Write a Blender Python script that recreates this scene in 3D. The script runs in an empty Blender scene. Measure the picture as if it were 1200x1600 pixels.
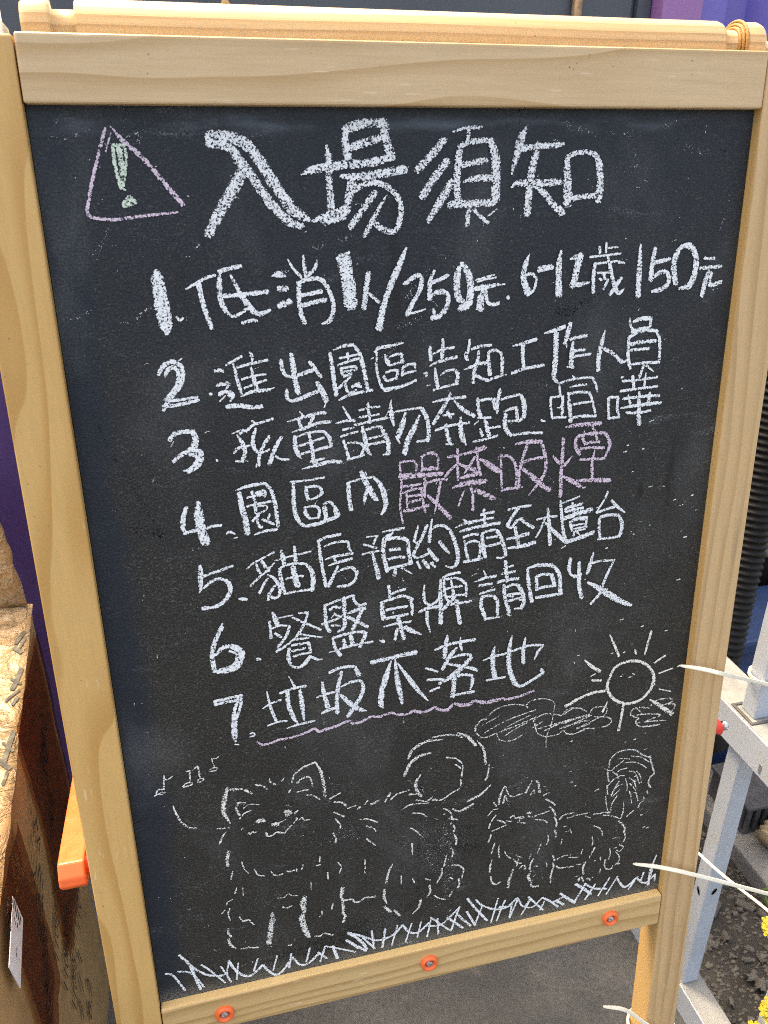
import bpy, bmesh, math, random
from mathutils import Vector, Matrix, Quaternion, noise as mnoise
random.seed(7)
PI = math.pi
SC = bpy.context.scene
COL = SC.collection

# ------------------------------------------------------------------ camera, sky, sun, exposure
cam_d = bpy.data.cameras.new('camera')
cam = bpy.data.objects.new('camera', cam_d); COL.objects.link(cam)
RWC = ((0.96807, -0.25027, 0.00892), (-0.10307, -0.43042, -0.89672), (0.22826, 0.86718, -0.44248))
rx, dn, fw = [Vector(r) for r in RWC]
cam.matrix_world = Matrix((( rx.x, -dn.x, -fw.x, -0.1450), (rx.y, -dn.y, -fw.y, -0.4091),
                           (rx.z, -dn.z, -fw.z, 1.0019), (0, 0, 0, 1)))
cam_d.sensor_fit = 'VERTICAL'; cam_d.sensor_height = 32.0; cam_d.lens = 32.0 * 1310 / 1600
cam_d.clip_start = 0.02; cam_d.clip_end = 400
cam_d.dof.use_dof = True; cam_d.dof.focus_distance = 0.56; cam_d.dof.aperture_fstop = 18
SC.camera = cam

SUN = Vector((-0.22, 0.36, 0.905)).normalized()
w = bpy.data.worlds.new('World'); SC.world = w; w.use_nodes = True
nt = w.node_tree
bg = nt.nodes['Background']; sky = nt.nodes.new('ShaderNodeTexSky')
sky.sky_type = 'NISHITA'; sky.sun_disc = False
sky.sun_elevation = math.asin(SUN.z); sky.sun_rotation = math.atan2(SUN.x, SUN.y)
sky.air_density = 0.75; sky.dust_density = 5.0; sky.ozone_density = 0.4
nt.links.new(sky.outputs[0], bg.inputs[0]); bg.inputs[1].default_value = 0.15
sd = bpy.data.lights.new('sun', 'SUN'); sd.energy = 0.6; sd.angle = math.radians(10); sd.color = (1.0, 0.93, 0.82)
so = bpy.data.objects.new('sun', sd); COL.objects.link(so)
so.rotation_mode = 'QUATERNION'; so.rotation_quaternion = SUN.to_track_quat('Z', 'Y')
SC.view_settings.view_transform = 'Standard'; SC.view_settings.look = 'None'
SC.view_settings.exposure = 2.35; SC.view_settings.gamma = 1.0
SC.view_settings.use_curve_mapping = False
SC.render.engine = 'CYCLES'; SC.cycles.filter_width = 1.0; SC.cycles.transparent_max_bounces = 16
SC.view_settings.use_white_balance = True; SC.view_settings.white_balance_temperature = 8600; SC.view_settings.white_balance_tint = 8
SC.cycles.use_denoising = False

# ------------------------------------------------------------------ helpers
TILT = math.radians(6.0)
SIGN_BASE = Vector((0, -0.04414, 0))
RS = Matrix.Rotation(PI / 2 - TILT, 4, 'X')
YO = 0.42231                                   # sign frame: y of the panel's lower edge
def w2s(p): return RS.inverted() @ (Vector(p) - SIGN_BASE)   # world point -> sign frame
def s2w(p): return SIGN_BASE + RS @ Vector(p)
def bd(x, y, z=0): return Vector((x, y + YO, z))             # panel coordinates -> sign frame

def mesh_obj(name, bm, mats=None, parent=None, smooth=False):
    me = bpy.data.meshes.new(name); bm.to_mesh(me); bm.free()
    o = bpy.data.objects.new(name, me); COL.objects.link(o)
    for m in (mats if isinstance(mats, (list, tuple)) else [mats]):
        if m: me.materials.append(m)
    if smooth:
        for p in me.polygons: p.use_smooth = True
    if parent: o.parent = parent
    return o
def empty(name, loc, label, cat, group=None):
    o = bpy.data.objects.new(name, None); COL.objects.link(o); o.location = loc
    o.empty_display_size = 0.05
    return tag(o, label, cat, group)
def tag(o, label, cat, group=None):
    o['label'] = label; o['category'] = cat
    if group: o['group'] = group
    return o
def bx(bm, x0, x1, y0, y1, z0, z1, bev=0.0, seg=2, mi=0):
    t = bmesh.new(); bmesh.ops.create_cube(t, size=1)
    for v in t.verts:
        v.co = Vector((x0 + (v.co.x + .5) * (x1 - x0), y0 + (v.co.y + .5) * (y1 - y0), z0 + (v.co.z + .5) * (z1 - z0)))
    if bev: bmesh.ops.bevel(t, geom=t.edges[:], offset=bev, segments=seg, affect='EDGES', profile=.6)
    join(bm, t, mi)
def join(bm, t, mi=0):
    t.normal_update()
    for f in t.faces: f.material_index = mi
    me = bpy.data.meshes.new('tmp'); t.to_mesh(me); t.free(); bm.from_mesh(me); bpy.data.meshes.remove(me)
def tube(bm, pts, rad, n=16, mi=0, caps=True):
    """swept round tube; rad may be a list"""
    pts = [Vector(p) for p in pts]; R = rad if isinstance(rad, (list, tuple)) else [rad] * len(pts)
    rings = []; up = None
    for i, p in enumerate(pts):
        d = (pts[min(i + 1, len(pts) - 1)] - pts[max(i - 1, 0)]).normalized()
        if up is None: up = d.orthogonal().normalized()
        up = (up - d * up.dot(d)).normalized(); s = d.cross(up)
        rings.append([bm.verts.new(p + (up * math.cos(2 * PI * k / n) + s * math.sin(2 * PI * k / n)) * R[i]) for k in range(n)])
    for a, b in zip(rings, rings[1:]):
        for k in range(n):
            f = bm.faces.new((a[k], a[(k + 1) % n], b[(k + 1) % n], b[k])); f.material_index = mi; f.smooth = True
    if caps:
        for r, rev in ((rings[0], True), (rings[-1], False)):
            f = bm.faces.new(r[::-1] if rev else r); f.material_index = mi
def spline(pts, n=8):
    P = [Vector(p) for p in pts]; out = []
    for i in range(len(P) - 1):
        a = P[i - 1] if i else P[0] * 2 - P[1]; b, c = P[i], P[i + 1]
        d = P[i + 2] if i + 2 < len(P) else P[-1] * 2 - P[-2]
        for k in range(n):
            t = k / n
            out.append(0.5 * ((2 * b) + (c - a) * t + (2 * a - 5 * b + 4 * c - d) * t * t + (3 * b - a - 3 * c + d) * t ** 3))
    out.append(P[-1]); return out

# ------------------------------------------------------------------ materials
def mat(name):
    m = bpy.data.materials.new(name); m.use_nodes = True
    return m, m.node_tree, m.node_tree.nodes['Principled BSDF']
class N:
    """small node-graph writer"""
    def __init__(s, nt): s.nt = nt; s.tc = None
    def add(s, kind, **kw):
        n = s.nt.nodes.new(kind)
        for k, v in kw.items(): setattr(n, k, v)
        return n
    def co(s, scale=(1, 1, 1), loc=(0, 0, 0), rot=(0, 0, 0)):
        if not s.tc: s.tc = s.add('ShaderNodeTexCoord')
        m = s.add('ShaderNodeMapping'); m.inputs['Scale'].default_value = scale
        m.inputs['Location'].default_value = loc; m.inputs['Rotation'].default_value = rot
        s.nt.links.new(s.tc.outputs['Object'], m.inputs['Vector']); return m.outputs[0]
    def sep(s, axis):
        if not s.tc: s.tc = s.add('ShaderNodeTexCoord')
        q = s.add('ShaderNodeSeparateXYZ'); s.nt.links.new(s.tc.outputs['Object'], q.inputs[0]); return q.outputs[axis]
    def noise(s, vec, scale, detail=3, rough=.55, dist=0):
        n = s.add('ShaderNodeTexNoise'); s.nt.links.new(vec, n.inputs['Vector'])
        n.inputs['Scale'].default_value = scale; n.inputs['Detail'].default_value = detail
        n.inputs['Roughness'].default_value = rough; n.inputs['Distortion'].default_value = dist
        return n.outputs['Fac']
    def voro(s, vec, scale, feature='F1', rnd=1):
        n = s.add('ShaderNodeTexVoronoi', feature=feature); s.nt.links.new(vec, n.inputs['Vector'])
        n.inputs['Scale'].default_value = scale; n.inputs['Randomness'].default_value = rnd
        return n.outputs['Distance']
    def math(s, op, a, b=None, c=None):
        n = s.add('ShaderNodeMath', operation=op)
        for i, v in enumerate((a, b, c)):
            if v is None: continue
            if hasattr(v, 'links'): s.nt.links.new(v, n.inputs[i])
            else: n.inputs[i].default_value = v
        return n.outputs[0]
    def ss(s, v, a, b, lo=0., hi=1.):
        n = s.add('ShaderNodeMapRange', interpolation_type='SMOOTHSTEP'); s.nt.links.new(v, n.inputs[0])
        for i, q in enumerate((a, b, lo, hi)): n.inputs[i + 1].default_value = q
        return n.outputs[0]
    def mix(s, f, a, b, blend='MIX'):
        n = s.add('ShaderNodeMix', data_type='RGBA', blend_type=blend)
        for i, v in ((0, f), (6, a), (7, b)):
            if hasattr(v, 'links'): s.nt.links.new(v, n.inputs[i])
            elif i == 0: n.inputs[0].default_value = v
            else: n.inputs[i].default_value = (*v[:3], 1)
        return n.outputs[2]
    def bump(s, h, strength, dist=.001):
        n = s.add('ShaderNodeBump'); n.inputs['Strength'].default_value = strength
        n.inputs['Distance'].default_value = dist; s.nt.links.new(h, n.inputs['Height']); return n.outputs[0]
    def to(s, out, inp):
        if hasattr(out, 'links'): s.nt.links.new(out, inp)
        else: inp.default_value = out

def simple(name, col, rough=.5, var=.12, nscale=30, bump=.1, bscale=300, metal=0, spec=.5, dirt=None):
    m, nt, p = mat(name); g = N(nt)
    v = g.co()
    n1 = g.noise(v, nscale, 5, .6)
    c = g.mix(g.ss(n1, .3, .7), [q * (1 - var) for q in col], [min(1, q * (1 + var)) for q in col])
    if dirt:
        c = g.mix(g.ss(g.noise(v, nscale * .7 + 3, 6, .7), .52, .7, 0, .7), c, dirt)
    g.to(c, p.inputs['Base Color'])
    g.to(g.ss(g.noise(v, nscale * 2, 3), .3, .7, max(0, rough - .1), min(1, rough + .1)), p.inputs['Roughness'])
    p.inputs['Metallic'].default_value = metal; p.inputs['Specular IOR Level'].default_value = spec
    if bump: g.to(g.bump(g.noise(v, bscale, 4), bump, .0008), p.inputs['Normal'])
    return m

def wood(name, axis, col, dark, seed, bands=26., contrast=.55, wavy=1.0, fleck=.35, dirt=.25, rough=.42):
    """varnished pine; axis = long axis index of the plank in object coordinates"""
    m, nt, p = mat(name); g = N(nt)
    sc = [1, 1, 1]; sc[axis] = .07
    off = (seed * 1.37, seed * .71, seed * 2.13)
    v = g.co(sc, off)
    lowsc = [1, 1, 1]; lowsc[axis] = .16
    warp = g.noise(g.co(lowsc, (seed * 3.1, seed, seed * .3)), 16, 2, .5)
    cross = g.sep(1 if axis == 0 else 0)
    ph = g.math('MULTIPLY_ADD', warp, wavy * 3.2, g.math('MULTIPLY', cross, bands))
    tri = g.math('FRACT', ph)                                    # growth rings: slow rise, quick fall
    ring = g.math('MULTIPLY', g.math('POWER', g.ss(tri, .2, .95), 1.8), g.ss(tri, .95, 1.0, 1, 0))
    ring = g.math('MULTIPLY', ring, g.ss(g.noise(g.co(sc, off), 40, 2), .3, .6, .45, 1))
    fine = g.noise(v, 420, 4, .6)
    c = g.mix(g.math('MULTIPLY', ring, contrast), col, dark)
    c = g.mix(g.ss(fine, .35, .75, 0, .30), c, [q * .72 for q in col])
    big = g.noise(g.co((1, 1, 1), off), 9, 3)
    c = g.mix(g.ss(big, .35, .7, 0, .35), c, [col[0] * .86, col[1] * .80, col[2] * .72])
    fl = [1, 1, 1]; fl[axis] = .12
    flk = g.math('MULTIPLY', g.ss(g.noise(g.co(fl, off), 520, 1), .66, .74), g.ss(g.noise(g.co((1, 1, 1), off), 22, 2), .48, .62))
    c = g.mix(g.math('MULTIPLY', flk, fleck), c, (.82, .70, .52))
    sp = g.voro(g.co((1, 1, 1), off), 210)
    spots = g.math('MULTIPLY', g.ss(sp, .05, .13, 1, 0), g.ss(g.noise(g.co((1, 1, 1), (off[0] + 3, off[1], off[2])), 24, 3), .55, .62))
    c = g.mix(g.math('MULTIPLY', spots, .8), c, (.12, .08, .05))
    if dirt:
        d = g.math('MULTIPLY', g.ss(g.noise(v, 60, 5, .7), .5, .75), g.ss(g.noise(g.co((1, 1, 1), off), 5, 2), .42, .62))
        c = g.mix(g.math('MULTIPLY', d, dirt), c, (.16, .12, .085))
    g.to(c, p.inputs['Base Color'])
    g.to(g.ss(fine, .3, .7, rough - .06, rough + .14), p.inputs['Roughness'])
    p.inputs['Specular IOR Level'].default_value = .4
    h = g.math('ADD', fine, g.math('MULTIPLY', ring, .5))
    g.to(g.bump(h, .22, .0006), p.inputs['Normal'])
    return m

PINE = (.58, .40, .225); PINE_D = (.40, .225, .095)
W_TOP = wood('pine_top_rail', 0, (.60, .435, .255), (.43, .265, .115), 4.2, 80, 1.0, 2.6)
W_BOT = wood('pine_bottom_rail', 0, (.59, .40, .185), (.36, .21, .08), 9.1, 100, .95, 1.8)
W_LEFT = wood('pine_left_leg', 1, (.62, .385, .145), (.46, .24, .065), 2.4, 60, .85, 2.2, fleck=.35, dirt=.12)
W_RIGHT = wood('pine_right_leg', 1, (.57, .385, .20), (.35, .21, .09), 6.6, 112, .72, 1.3, fleck=.2, dirt=.55)
W_ROD = wood('pine_rod', 0, (.58, .41, .215), (.36, .22, .09), 1.7, 240, .9, .6, fleck=.2, dirt=.5, rough=.36)

W_LIT_EDGE = wood('pine_lit_edge', 1, (.66, .42, .17), (.50, .28, .09), 3.3, 120, .5, .3, fleck=.1, dirt=.1)  # same pine, oranger: reflected light on the inner leg face put into the colour
W_LIT_TOP = wood('pine_lit_rail_top', 0, (.74, .53, .25), (.52, .32, .12), 5.3, 300, .4, .3, fleck=.1, dirt=.1)  # brighter yellow pine: light from above painted onto the rail's top face

def board_material():
    m, nt, p = mat('chalkboard_surface'); g = N(nt)
    v = g.co()
    x = g.sep(0); y = g.math('SUBTRACT', g.sep(1), YO)
    # paint left blue-black along the edges, worn to a brownish black where it is wiped; the wide blue at the top is sky reflection painted in
    wob = g.math('MULTIPLY', g.math('SUBTRACT', g.noise(v, 14, 4, .6), .5), .030)
    ex = g.ss(g.math('ADD', g.math('ADD', x, .2), wob), .012, .030, 1, 0)
    sky_top = g.ss(g.math('ADD', g.math('SUBTRACT', .5812, y), wob), .0, .35, 1, 0)  # blue fading down from the top: sky reflection put into the colour
    edge = g.math('MAXIMUM', ex, g.math('MULTIPLY', sky_top, .80))
    c = g.mix(edge, (.0205, .0198, .0178), (.0100, .0165, .027))
    # fibres of the hardboard, rubbed light
    f1 = g.noise(g.co((1, 1, 1), (0, 0, 0), (0, 0, .5)), 250, 4, .62, 2.2)
    r1 = g.math('SUBTRACT', 1, g.ss(g.math('ABSOLUTE', g.math('SUBTRACT', f1, .5)), .0, .05))
    f2 = g.noise(g.co((1, 2.2, 1), (3, 1, 0), (0, 0, -.5)), 420, 3, .6, 1.2)
    fib = g.math('MULTIPLY', r1, g.ss(f2, .50, .66))
    fib = g.math('MULTIPLY', fib, g.ss(g.noise(v, 30, 4), .34, .62, .25, 1))
    wear = g.math('SUBTRACT', 1, g.math('MULTIPLY', edge, .72))
    c = g.mix(g.math('MULTIPLY', g.math('MULTIPLY', fib, wear), .95), c, (.20, .195, .175))
    gr = g.noise(v, 900, 2, .7)
    c = g.mix(g.math('MULTIPLY', g.ss(gr, .50, .70), g.math('MULTIPLY_ADD', wear, .5, .15)), c, (.085, .085, .08))
    c = g.mix(g.ss(gr, .28, .48, .7, 0), c, (.005, .006, .007))
    # wiped chalk clouds
    cl = g.math('MULTIPLY', g.ss(g.noise(g.co((1.3, .7, 1), (5, 2, 0)), 9, 5, .6, .4), .50, .74), g.ss(gr, .35, .7, .35, 1))
    c = g.mix(g.math('MULTIPLY', cl, .30), c, (.20, .21, .215))
    sm = g.math('MULTIPLY', g.ss(g.noise(g.co((.5, 2.2, 1), (1.3, 0, 0), (0, 0, .35)), 26, 5, .65, .8), .60, .78), g.ss(gr, .45, .62))
    c = g.mix(g.math('MULTIPLY', sm, .55), c, (.28, .32, .35))
    # dust lying in the corner above the bottom rail and under the top rail
    bot = g.math('MULTIPLY', g.ss(g.math('ADD', y, g.math('MULTIPLY', wob, .5)), .0, .016, 1, 0), g.ss(gr, .38, .6))
    c = g.mix(g.math('MULTIPLY', bot, .40), c, (.33, .33, .30))
    tp = g.math('MULTIPLY', g.math('MULTIPLY', g.ss(y, .566, .573), g.ss(y, .573, .580, 1, 0)), g.ss(g.noise(g.co((.25, 1, 1)), 60, 4), .42, .7))
    c = g.mix(g.math('MULTIPLY', tp, .30), c, (.22, .27, .33))
    # dark run marks down the board
    dr = g.noise(g.co((1, .10, 1), (2, 0, 0)), 60, 4, .6, .3)
    dm = g.math('MULTIPLY', g.ss(dr, .60, .68), g.ss(g.noise(v, 7, 2), .46, .60))
    c = g.mix(g.math('MULTIPLY', dm, .55), c, (.008, .008, .008))
    sp = g.math('MULTIPLY', g.ss(g.noise(g.co((1, .45, 1), (7, 3, 0)), 85, 2), .70, .76), g.ss(x, .05, .19))
    c = g.mix(g.math('MULTIPLY', sp, .85), c, (.006, .006, .006))
    g.to(c, p.inputs['Base Color'])
    ro = g.ss(gr, .3, .7, .46, .62)
    g.to(g.math('SUBTRACT', ro, g.math('MULTIPLY', edge, .08)), p.inputs['Roughness'])
    p.inputs['Specular IOR Level'].default_value = .28
    h = g.math('ADD', g.math('MULTIPLY', gr, .7), g.math('MULTIPLY', g.noise(v, 260, 5, .65, 1.5), g.math('MULTIPLY', wear, 1.3)))
    g.to(g.bump(h, .75, .0007), p.inputs['Normal'])
    return m

def chalk_material():
    m, nt, p = mat('chalk'); g = N(nt)
    def att(n):
        a = g.add('ShaderNodeAttribute', attribute_name=n); return a
    edge = att('edge').outputs['Fac']; dens = att('dens').outputs['Fac']; col = att('chalk_col').outputs['Color']
    v = g.co()
    n = g.math('ADD', g.math('MULTIPLY', g.noise(v, 980, 2, .7), .75), g.math('MULTIPLY', g.noise(v, 420, 3, .6), .25))
    e2 = g.math('POWER', edge, 3.0)
    thr = g.math('MULTIPLY_ADD', e2, .12, g.math('MULTIPLY_ADD', dens, -.32, .70))
    k = g.ss(g.math('SUBTRACT', n, thr), -.012, .026)
    k = g.math('MULTIPLY', k, g.math('MULTIPLY_ADD', dens, .40, .58))
    tint = g.mix(g.ss(n, .40, .58), (.72, .74, .76), (1, 1, 1))
    c = g.mix(1.0, col, tint, 'MULTIPLY')
    g.to(c, p.inputs['Base Color']); p.inputs['Roughness'].default_value = .95
    p.inputs['Specular IOR Level'].default_value = .1
    tr = g.add('ShaderNodeBsdfTransparent'); mx = g.add('ShaderNodeMixShader')
    g.to(k, mx.inputs[0]); nt.links.new(tr.outputs[0], mx.inputs[1]); nt.links.new(p.outputs[0], mx.inputs[2])
    nt.links.new(mx.outputs[0], nt.nodes['Material Output'].inputs['Surface'])
    return m

M_BOARD = board_material(); M_CHALK = chalk_material()
M_ORANGE = simple('orange_plastic', (.84, .145, .042), .34, .05, 60, .05, 500)
M_RED = simple('red_plastic', (.72, .045, .03), .4, .06, 60, .05)
M_STEEL = simple('zinc_screw', (.62, .64, .66), .3, .12, 300, .1, 900, metal=1)
M_WHITEP = simple('white_plastic', (.80, .80, .76), .38, .04, 60, .03, dirt=(.5, .48, .4))
M_TIE = simple('nylon_tie', (.84, .80, .66), .36, .04, 90, .04)
M_CORD = simple('braided_cord', (.36, .185, .05), .6, .3, 900, .4, 900)
M_RACK = simple('painted_steel', (.44, .50, .585), .42, .05, 14, .05, 200, dirt=(.46, .46, .44))
M_GALV = simple('dusty_steel_top', (.24, .245, .235), .6, .18, 40, .15, 400, dirt=(.23, .225, .21))
M_BLACK = simple('black_plastic', (.006, .006, .0065), .55, .2, 60, .05, spec=.22)
M_BLUE = simple('blue_plastic', (.020, .055, .155), .42, .12, 20, .06)
M_GREYP = simple('grey_plastic', (.20, .22, .24), .45, .1, 30, .05)
M_BEIGE = simple('beige_plastic', (.46, .38, .24), .5, .12, 40, .08, dirt=(.25, .2, .13))
M_DARKBOX = simple('dark_grey_plastic', (.07, .07, .075), .5, .15, 60, .1)
M_BROWNM = simple('brown_reflection_steel', (.50, .40, .24), .38, .35, 8, .06, 300, metal=.85)  # brown-gold is a reflection on the steel, painted as its colour
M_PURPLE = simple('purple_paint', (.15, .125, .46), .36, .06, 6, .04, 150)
M_PURPLE3 = simple('shaded_purple_paint', (.095, .055, .19), .4, .1, 6, .04, 150)  # duller copy of the purple paint: shade on the left side painted in
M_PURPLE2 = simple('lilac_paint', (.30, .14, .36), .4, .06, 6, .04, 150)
M_DOOR = simple('dark_grey_paint', (.068, .080, .098), .42, .10, 8, .05, 250, dirt=(.10, .105, .11))
M_RUST = simple('rusty_rod', (.16, .10, .055), .7, .5, 120, .3, 500, dirt=(.05, .03, .02))
M_CONC = None
def ground_material(name, a, b, stain, scale=8, bump=.35):
    m, nt, p = mat(name); g = N(nt); v = g.co()
    n1 = g.noise(v, scale, 6, .62); n2 = g.noise(v, scale * 22, 5, .7)
    c = g.mix(g.ss(n1, .34, .66), a, b)
    c = g.mix(g.ss(n2, .3, .72, 0, .45), c, [q * .55 for q in a])
    c = g.mix(g.math('MULTIPLY', g.ss(g.noise(v, scale * 1.7, 5, .65, .7), .55, .72), .55), c, stain)
    g.to(c, p.inputs['Base Color']); g.to(g.ss(n1, .3, .7, .62, .85), p.inputs['Roughness'])
    p.inputs['Specular IOR Level'].default_value = .35
    g.to(g.bump(g.math('ADD', n2, g.noise(v, 700, 3)), bump, .0012), p.inputs['Normal'])
    return m
M_CONC = ground_material('dark_concrete', (.052, .056, .060), (.098, .102, .104), (.15, .145, .13), 7)
M_KERB = ground_material('kerb_concrete', (.19, .19, .185), (.27, .265, .25), (.13, .125, .115), 12)
M_SOIL = ground_material('ashy_soil', (.026, .024, .021), (.052, .048, .042), (.03, .026, .021), 16, .8)
M_BARK = simple('dry_bark', (.10, .092, .080), .85, .35, 60, .5, 500, dirt=(.06, .05, .04))
M_CARD = simple('cardboard', (.34, .215, .095), .7, .10, 20, .15, 500, dirt=(.26, .165, .075))
def taped_card():
    m, nt, p = mat('taped_cardboard'); g = N(nt); v = g.co()
    n1 = g.noise(v, 22, 5, .6); cr = g.noise(g.co((1, 1.6, 1), (0, 0, 0), (0, 0, .6)), 34, 5, .6, 1.1)
    ridge = g.math('SUBTRACT', 1, g.ss(g.math('ABSOLUTE', g.math('SUBTRACT', cr, .5)), 0, .06))
    c = g.mix(g.ss(n1, .3, .7), (.26, .16, .068), (.37, .24, .11))
    c = g.mix(g.math('MULTIPLY', ridge, .35), c, (.55, .40, .22))
    st = g.ss(g.noise(g.co((1, .3, 1)), 40, 3, .6, .5), .52, .62)
    c = g.mix(g.math('MULTIPLY', st, .45), c, (.17, .105, .05))
    g.to(c, p.inputs['Base Color']); p.inputs['Roughness'].default_value = .6
    p.inputs['Coat Weight'].default_value = .55; p.inputs['Coat Roughness'].default_value = .16
    b = g.bump(g.math('ADD', cr, g.math('MULTIPLY', ridge, .3)), .8, .006)
    nt.links.new(b, p.inputs['Normal']); nt.links.new(b, p.inputs['Coat Normal']); return m
M_FLAP = taped_card()
M_INK = simple('black_ink', (.015, .014, .014), .6, .2, 60, 0)
M_FADED = simple('faded_ink', (.030, .026, .016), .6, .3, 90, 0)
M_PETAL = simple('yellow_petal', (.86, .72, .10), .55, .12, 60, .1)
M_STEM = simple('green_stem', (.10, .17, .04), .6, .2, 60, .1)
M_PAPER = simple('white_label', (.72, .74, .78), .6, .04, 60, .03)
def tape_material():
    m, nt, p = mat('packing_tape_dark_reflection'); g = N(nt); v = g.co((1, .35, 1))
    n = g.noise(v, 55, 5, .6, 1.5)
    gl = g.add('ShaderNodeBsdfGlossy'); gl.inputs['Roughness'].default_value = .22
    gl.inputs['Color'].default_value = (.95, .9, .85, 1)
    tr = g.add('ShaderNodeBsdfTransparent'); tr.inputs['Color'].default_value = (.50, .30, .22, 1)  # dark reddish tint paints in the shade and dark reflection of the box side
    mx = g.add('ShaderNodeMixShader'); b = g.bump(n, .3, .003)
    nt.links.new(b, gl.inputs['Normal']); mx.inputs[0].default_value = .10
    nt.links.new(tr.outputs[0], mx.inputs[1]); nt.links.new(gl.outputs[0], mx.inputs[2])
    nt.links.new(mx.outputs[0], nt.nodes['Material Output'].inputs['Surface']); return m
M_TAPE = tape_material()

# ------------------------------------------------------------------ setting
def sheet(name, x0, x1, y0, y1, z, m):
    bm = bmesh.new()
    bm.faces.new([bm.verts.new(p) for p in ((x0, y0, z), (x1, y0, z), (x1, y1, z), (x0, y1, z))])
    o = mesh_obj(name, bm, m); o['kind'] = 'structure'; return o
sheet('ground', -60, 60, -60, 60, 0, M_CONC)
sheet('soil_strip', .409, .576, -3, .60, .004, M_SOIL)

# container wall behind the sign: corrugated purple sides round a dark grey door
YW = .62; WALLH = 1.21  # container height cut low so the sun passes over its unseen top
ct = empty('container_wall', (0, YW, 0), 'low-cut side of a purple corrugated container with a dark grey door behind the chalkboard', 'wall')
def panel(name, prof, z0, z1, m, mi=None):
    """profile [(x, y offset)] extruded in z, with a back so it has thickness"""
    bm = bmesh.new()
    fr = [(x, y) for x, y in prof] + [(prof[-1][0], .08), (prof[0][0], .08)]
    lo = [bm.verts.new((x, y, z0)) for x, y in fr]; hi = [bm.verts.new((x, y, z1)) for x, y in fr]
    n = len(fr)
    for i in range(n): bm.faces.new((lo[i], lo[(i + 1) % n], hi[(i + 1) % n], hi[i]))
    bm.faces.new(lo[::-1]); bm.faces.new(hi)
    bmesh.ops.recalc_face_normals(bm, faces=bm.faces[:])
    return mesh_obj(name, bm, m, ct)
def corr(x0, x1, pitch=.17, d=.03):
    out = []; x = x0
    while x < x1 - pitch * .9:
        out += [(x, 0), (x + pitch * .34, 0), (x + pitch * .5, d), (x + pitch * .84, d)]; x += pitch
    out.append((min(x, x1), 0)); return out
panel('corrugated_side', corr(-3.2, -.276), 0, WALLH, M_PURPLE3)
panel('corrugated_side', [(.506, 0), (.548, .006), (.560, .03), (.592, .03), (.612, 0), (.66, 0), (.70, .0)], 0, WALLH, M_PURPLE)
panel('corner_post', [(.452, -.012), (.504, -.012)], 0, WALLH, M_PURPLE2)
door = panel('door', [(-.274, .012), (.424, .012), (.426, .02), (.431, .02), (.433, .012), (.450, .012)], 0, WALLH, M_DOOR)
bm = bmesh.new(); tube(bm, [(.352, .006, .3), (.352, .006, 1.19)], .006, 12)
mesh_obj('lock_rod', bm, M_RUST, door)

# ------------------------------------------------------------------ the chalkboard sign
sign = empty('chalkboard_sign', SIGN_BASE, 'standing chalkboard in a pine frame, covered with handwritten rules and chalk drawings', 'chalkboard')
sign.rotation_euler = (PI / 2 - TILT, 0, 0)
FZ = .007
def plank(name, x0, x1, y0, y1, z0, z1, m, bev=.0016):
    bm = bmesh.new(); bx(bm, x0, x1, y0 + YO, y1 + YO, z0, z1, bev, 3); return mesh_obj(name, bm, m, sign, True)
def flat_shade(o):
    for p in o.data.polygons: p.use_smooth = p.area < 2e-4
for o in (plank('leg', -.2295, -.1995, -.42, .6095, -.018, FZ, W_LEFT),
          plank('leg', .1995, .2285, -.42, .6095, -.018, FZ, W_RIGHT),
          plank('top_rail', -.1988, .1988, .5808, .6105, -.016, FZ + .0005, W_TOP)):
    flat_shade(o)
brail = plank('bottom_rail', -.1988, .1988, -.0305, .0003, -.014, FZ, W_BOT); flat_shade(brail)
brail.data.materials.append(W_LIT_TOP)
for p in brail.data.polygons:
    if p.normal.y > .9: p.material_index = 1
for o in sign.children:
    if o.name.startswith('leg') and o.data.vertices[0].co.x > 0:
        o.data.materials.append(W_LIT_EDGE)
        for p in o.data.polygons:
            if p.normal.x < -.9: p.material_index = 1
bm = bmesh.new(); bx(bm, -.199, .199, YO - .012, YO + .5935, -.006, 0)
board = mesh_obj('blackboard', bm, M_BOARD, sign)
# rear legs and their cross bar, hidden behind the panel
for s in (-1, 1):
    bm = bmesh.new()
    a = w2s((s * .2140, .088, 1.00)); b = w2s((s * .2140, .37, .002))
    tube(bm, [a, b], .0155, 4); mesh_obj('rear_leg', bm, W_BOT, sign)
bm = bmesh.new(); bx(bm, -.199, .199, .30, .33, -.272, -.258, .001); mesh_obj('rear_rail', bm, W_BOT, sign)

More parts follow.
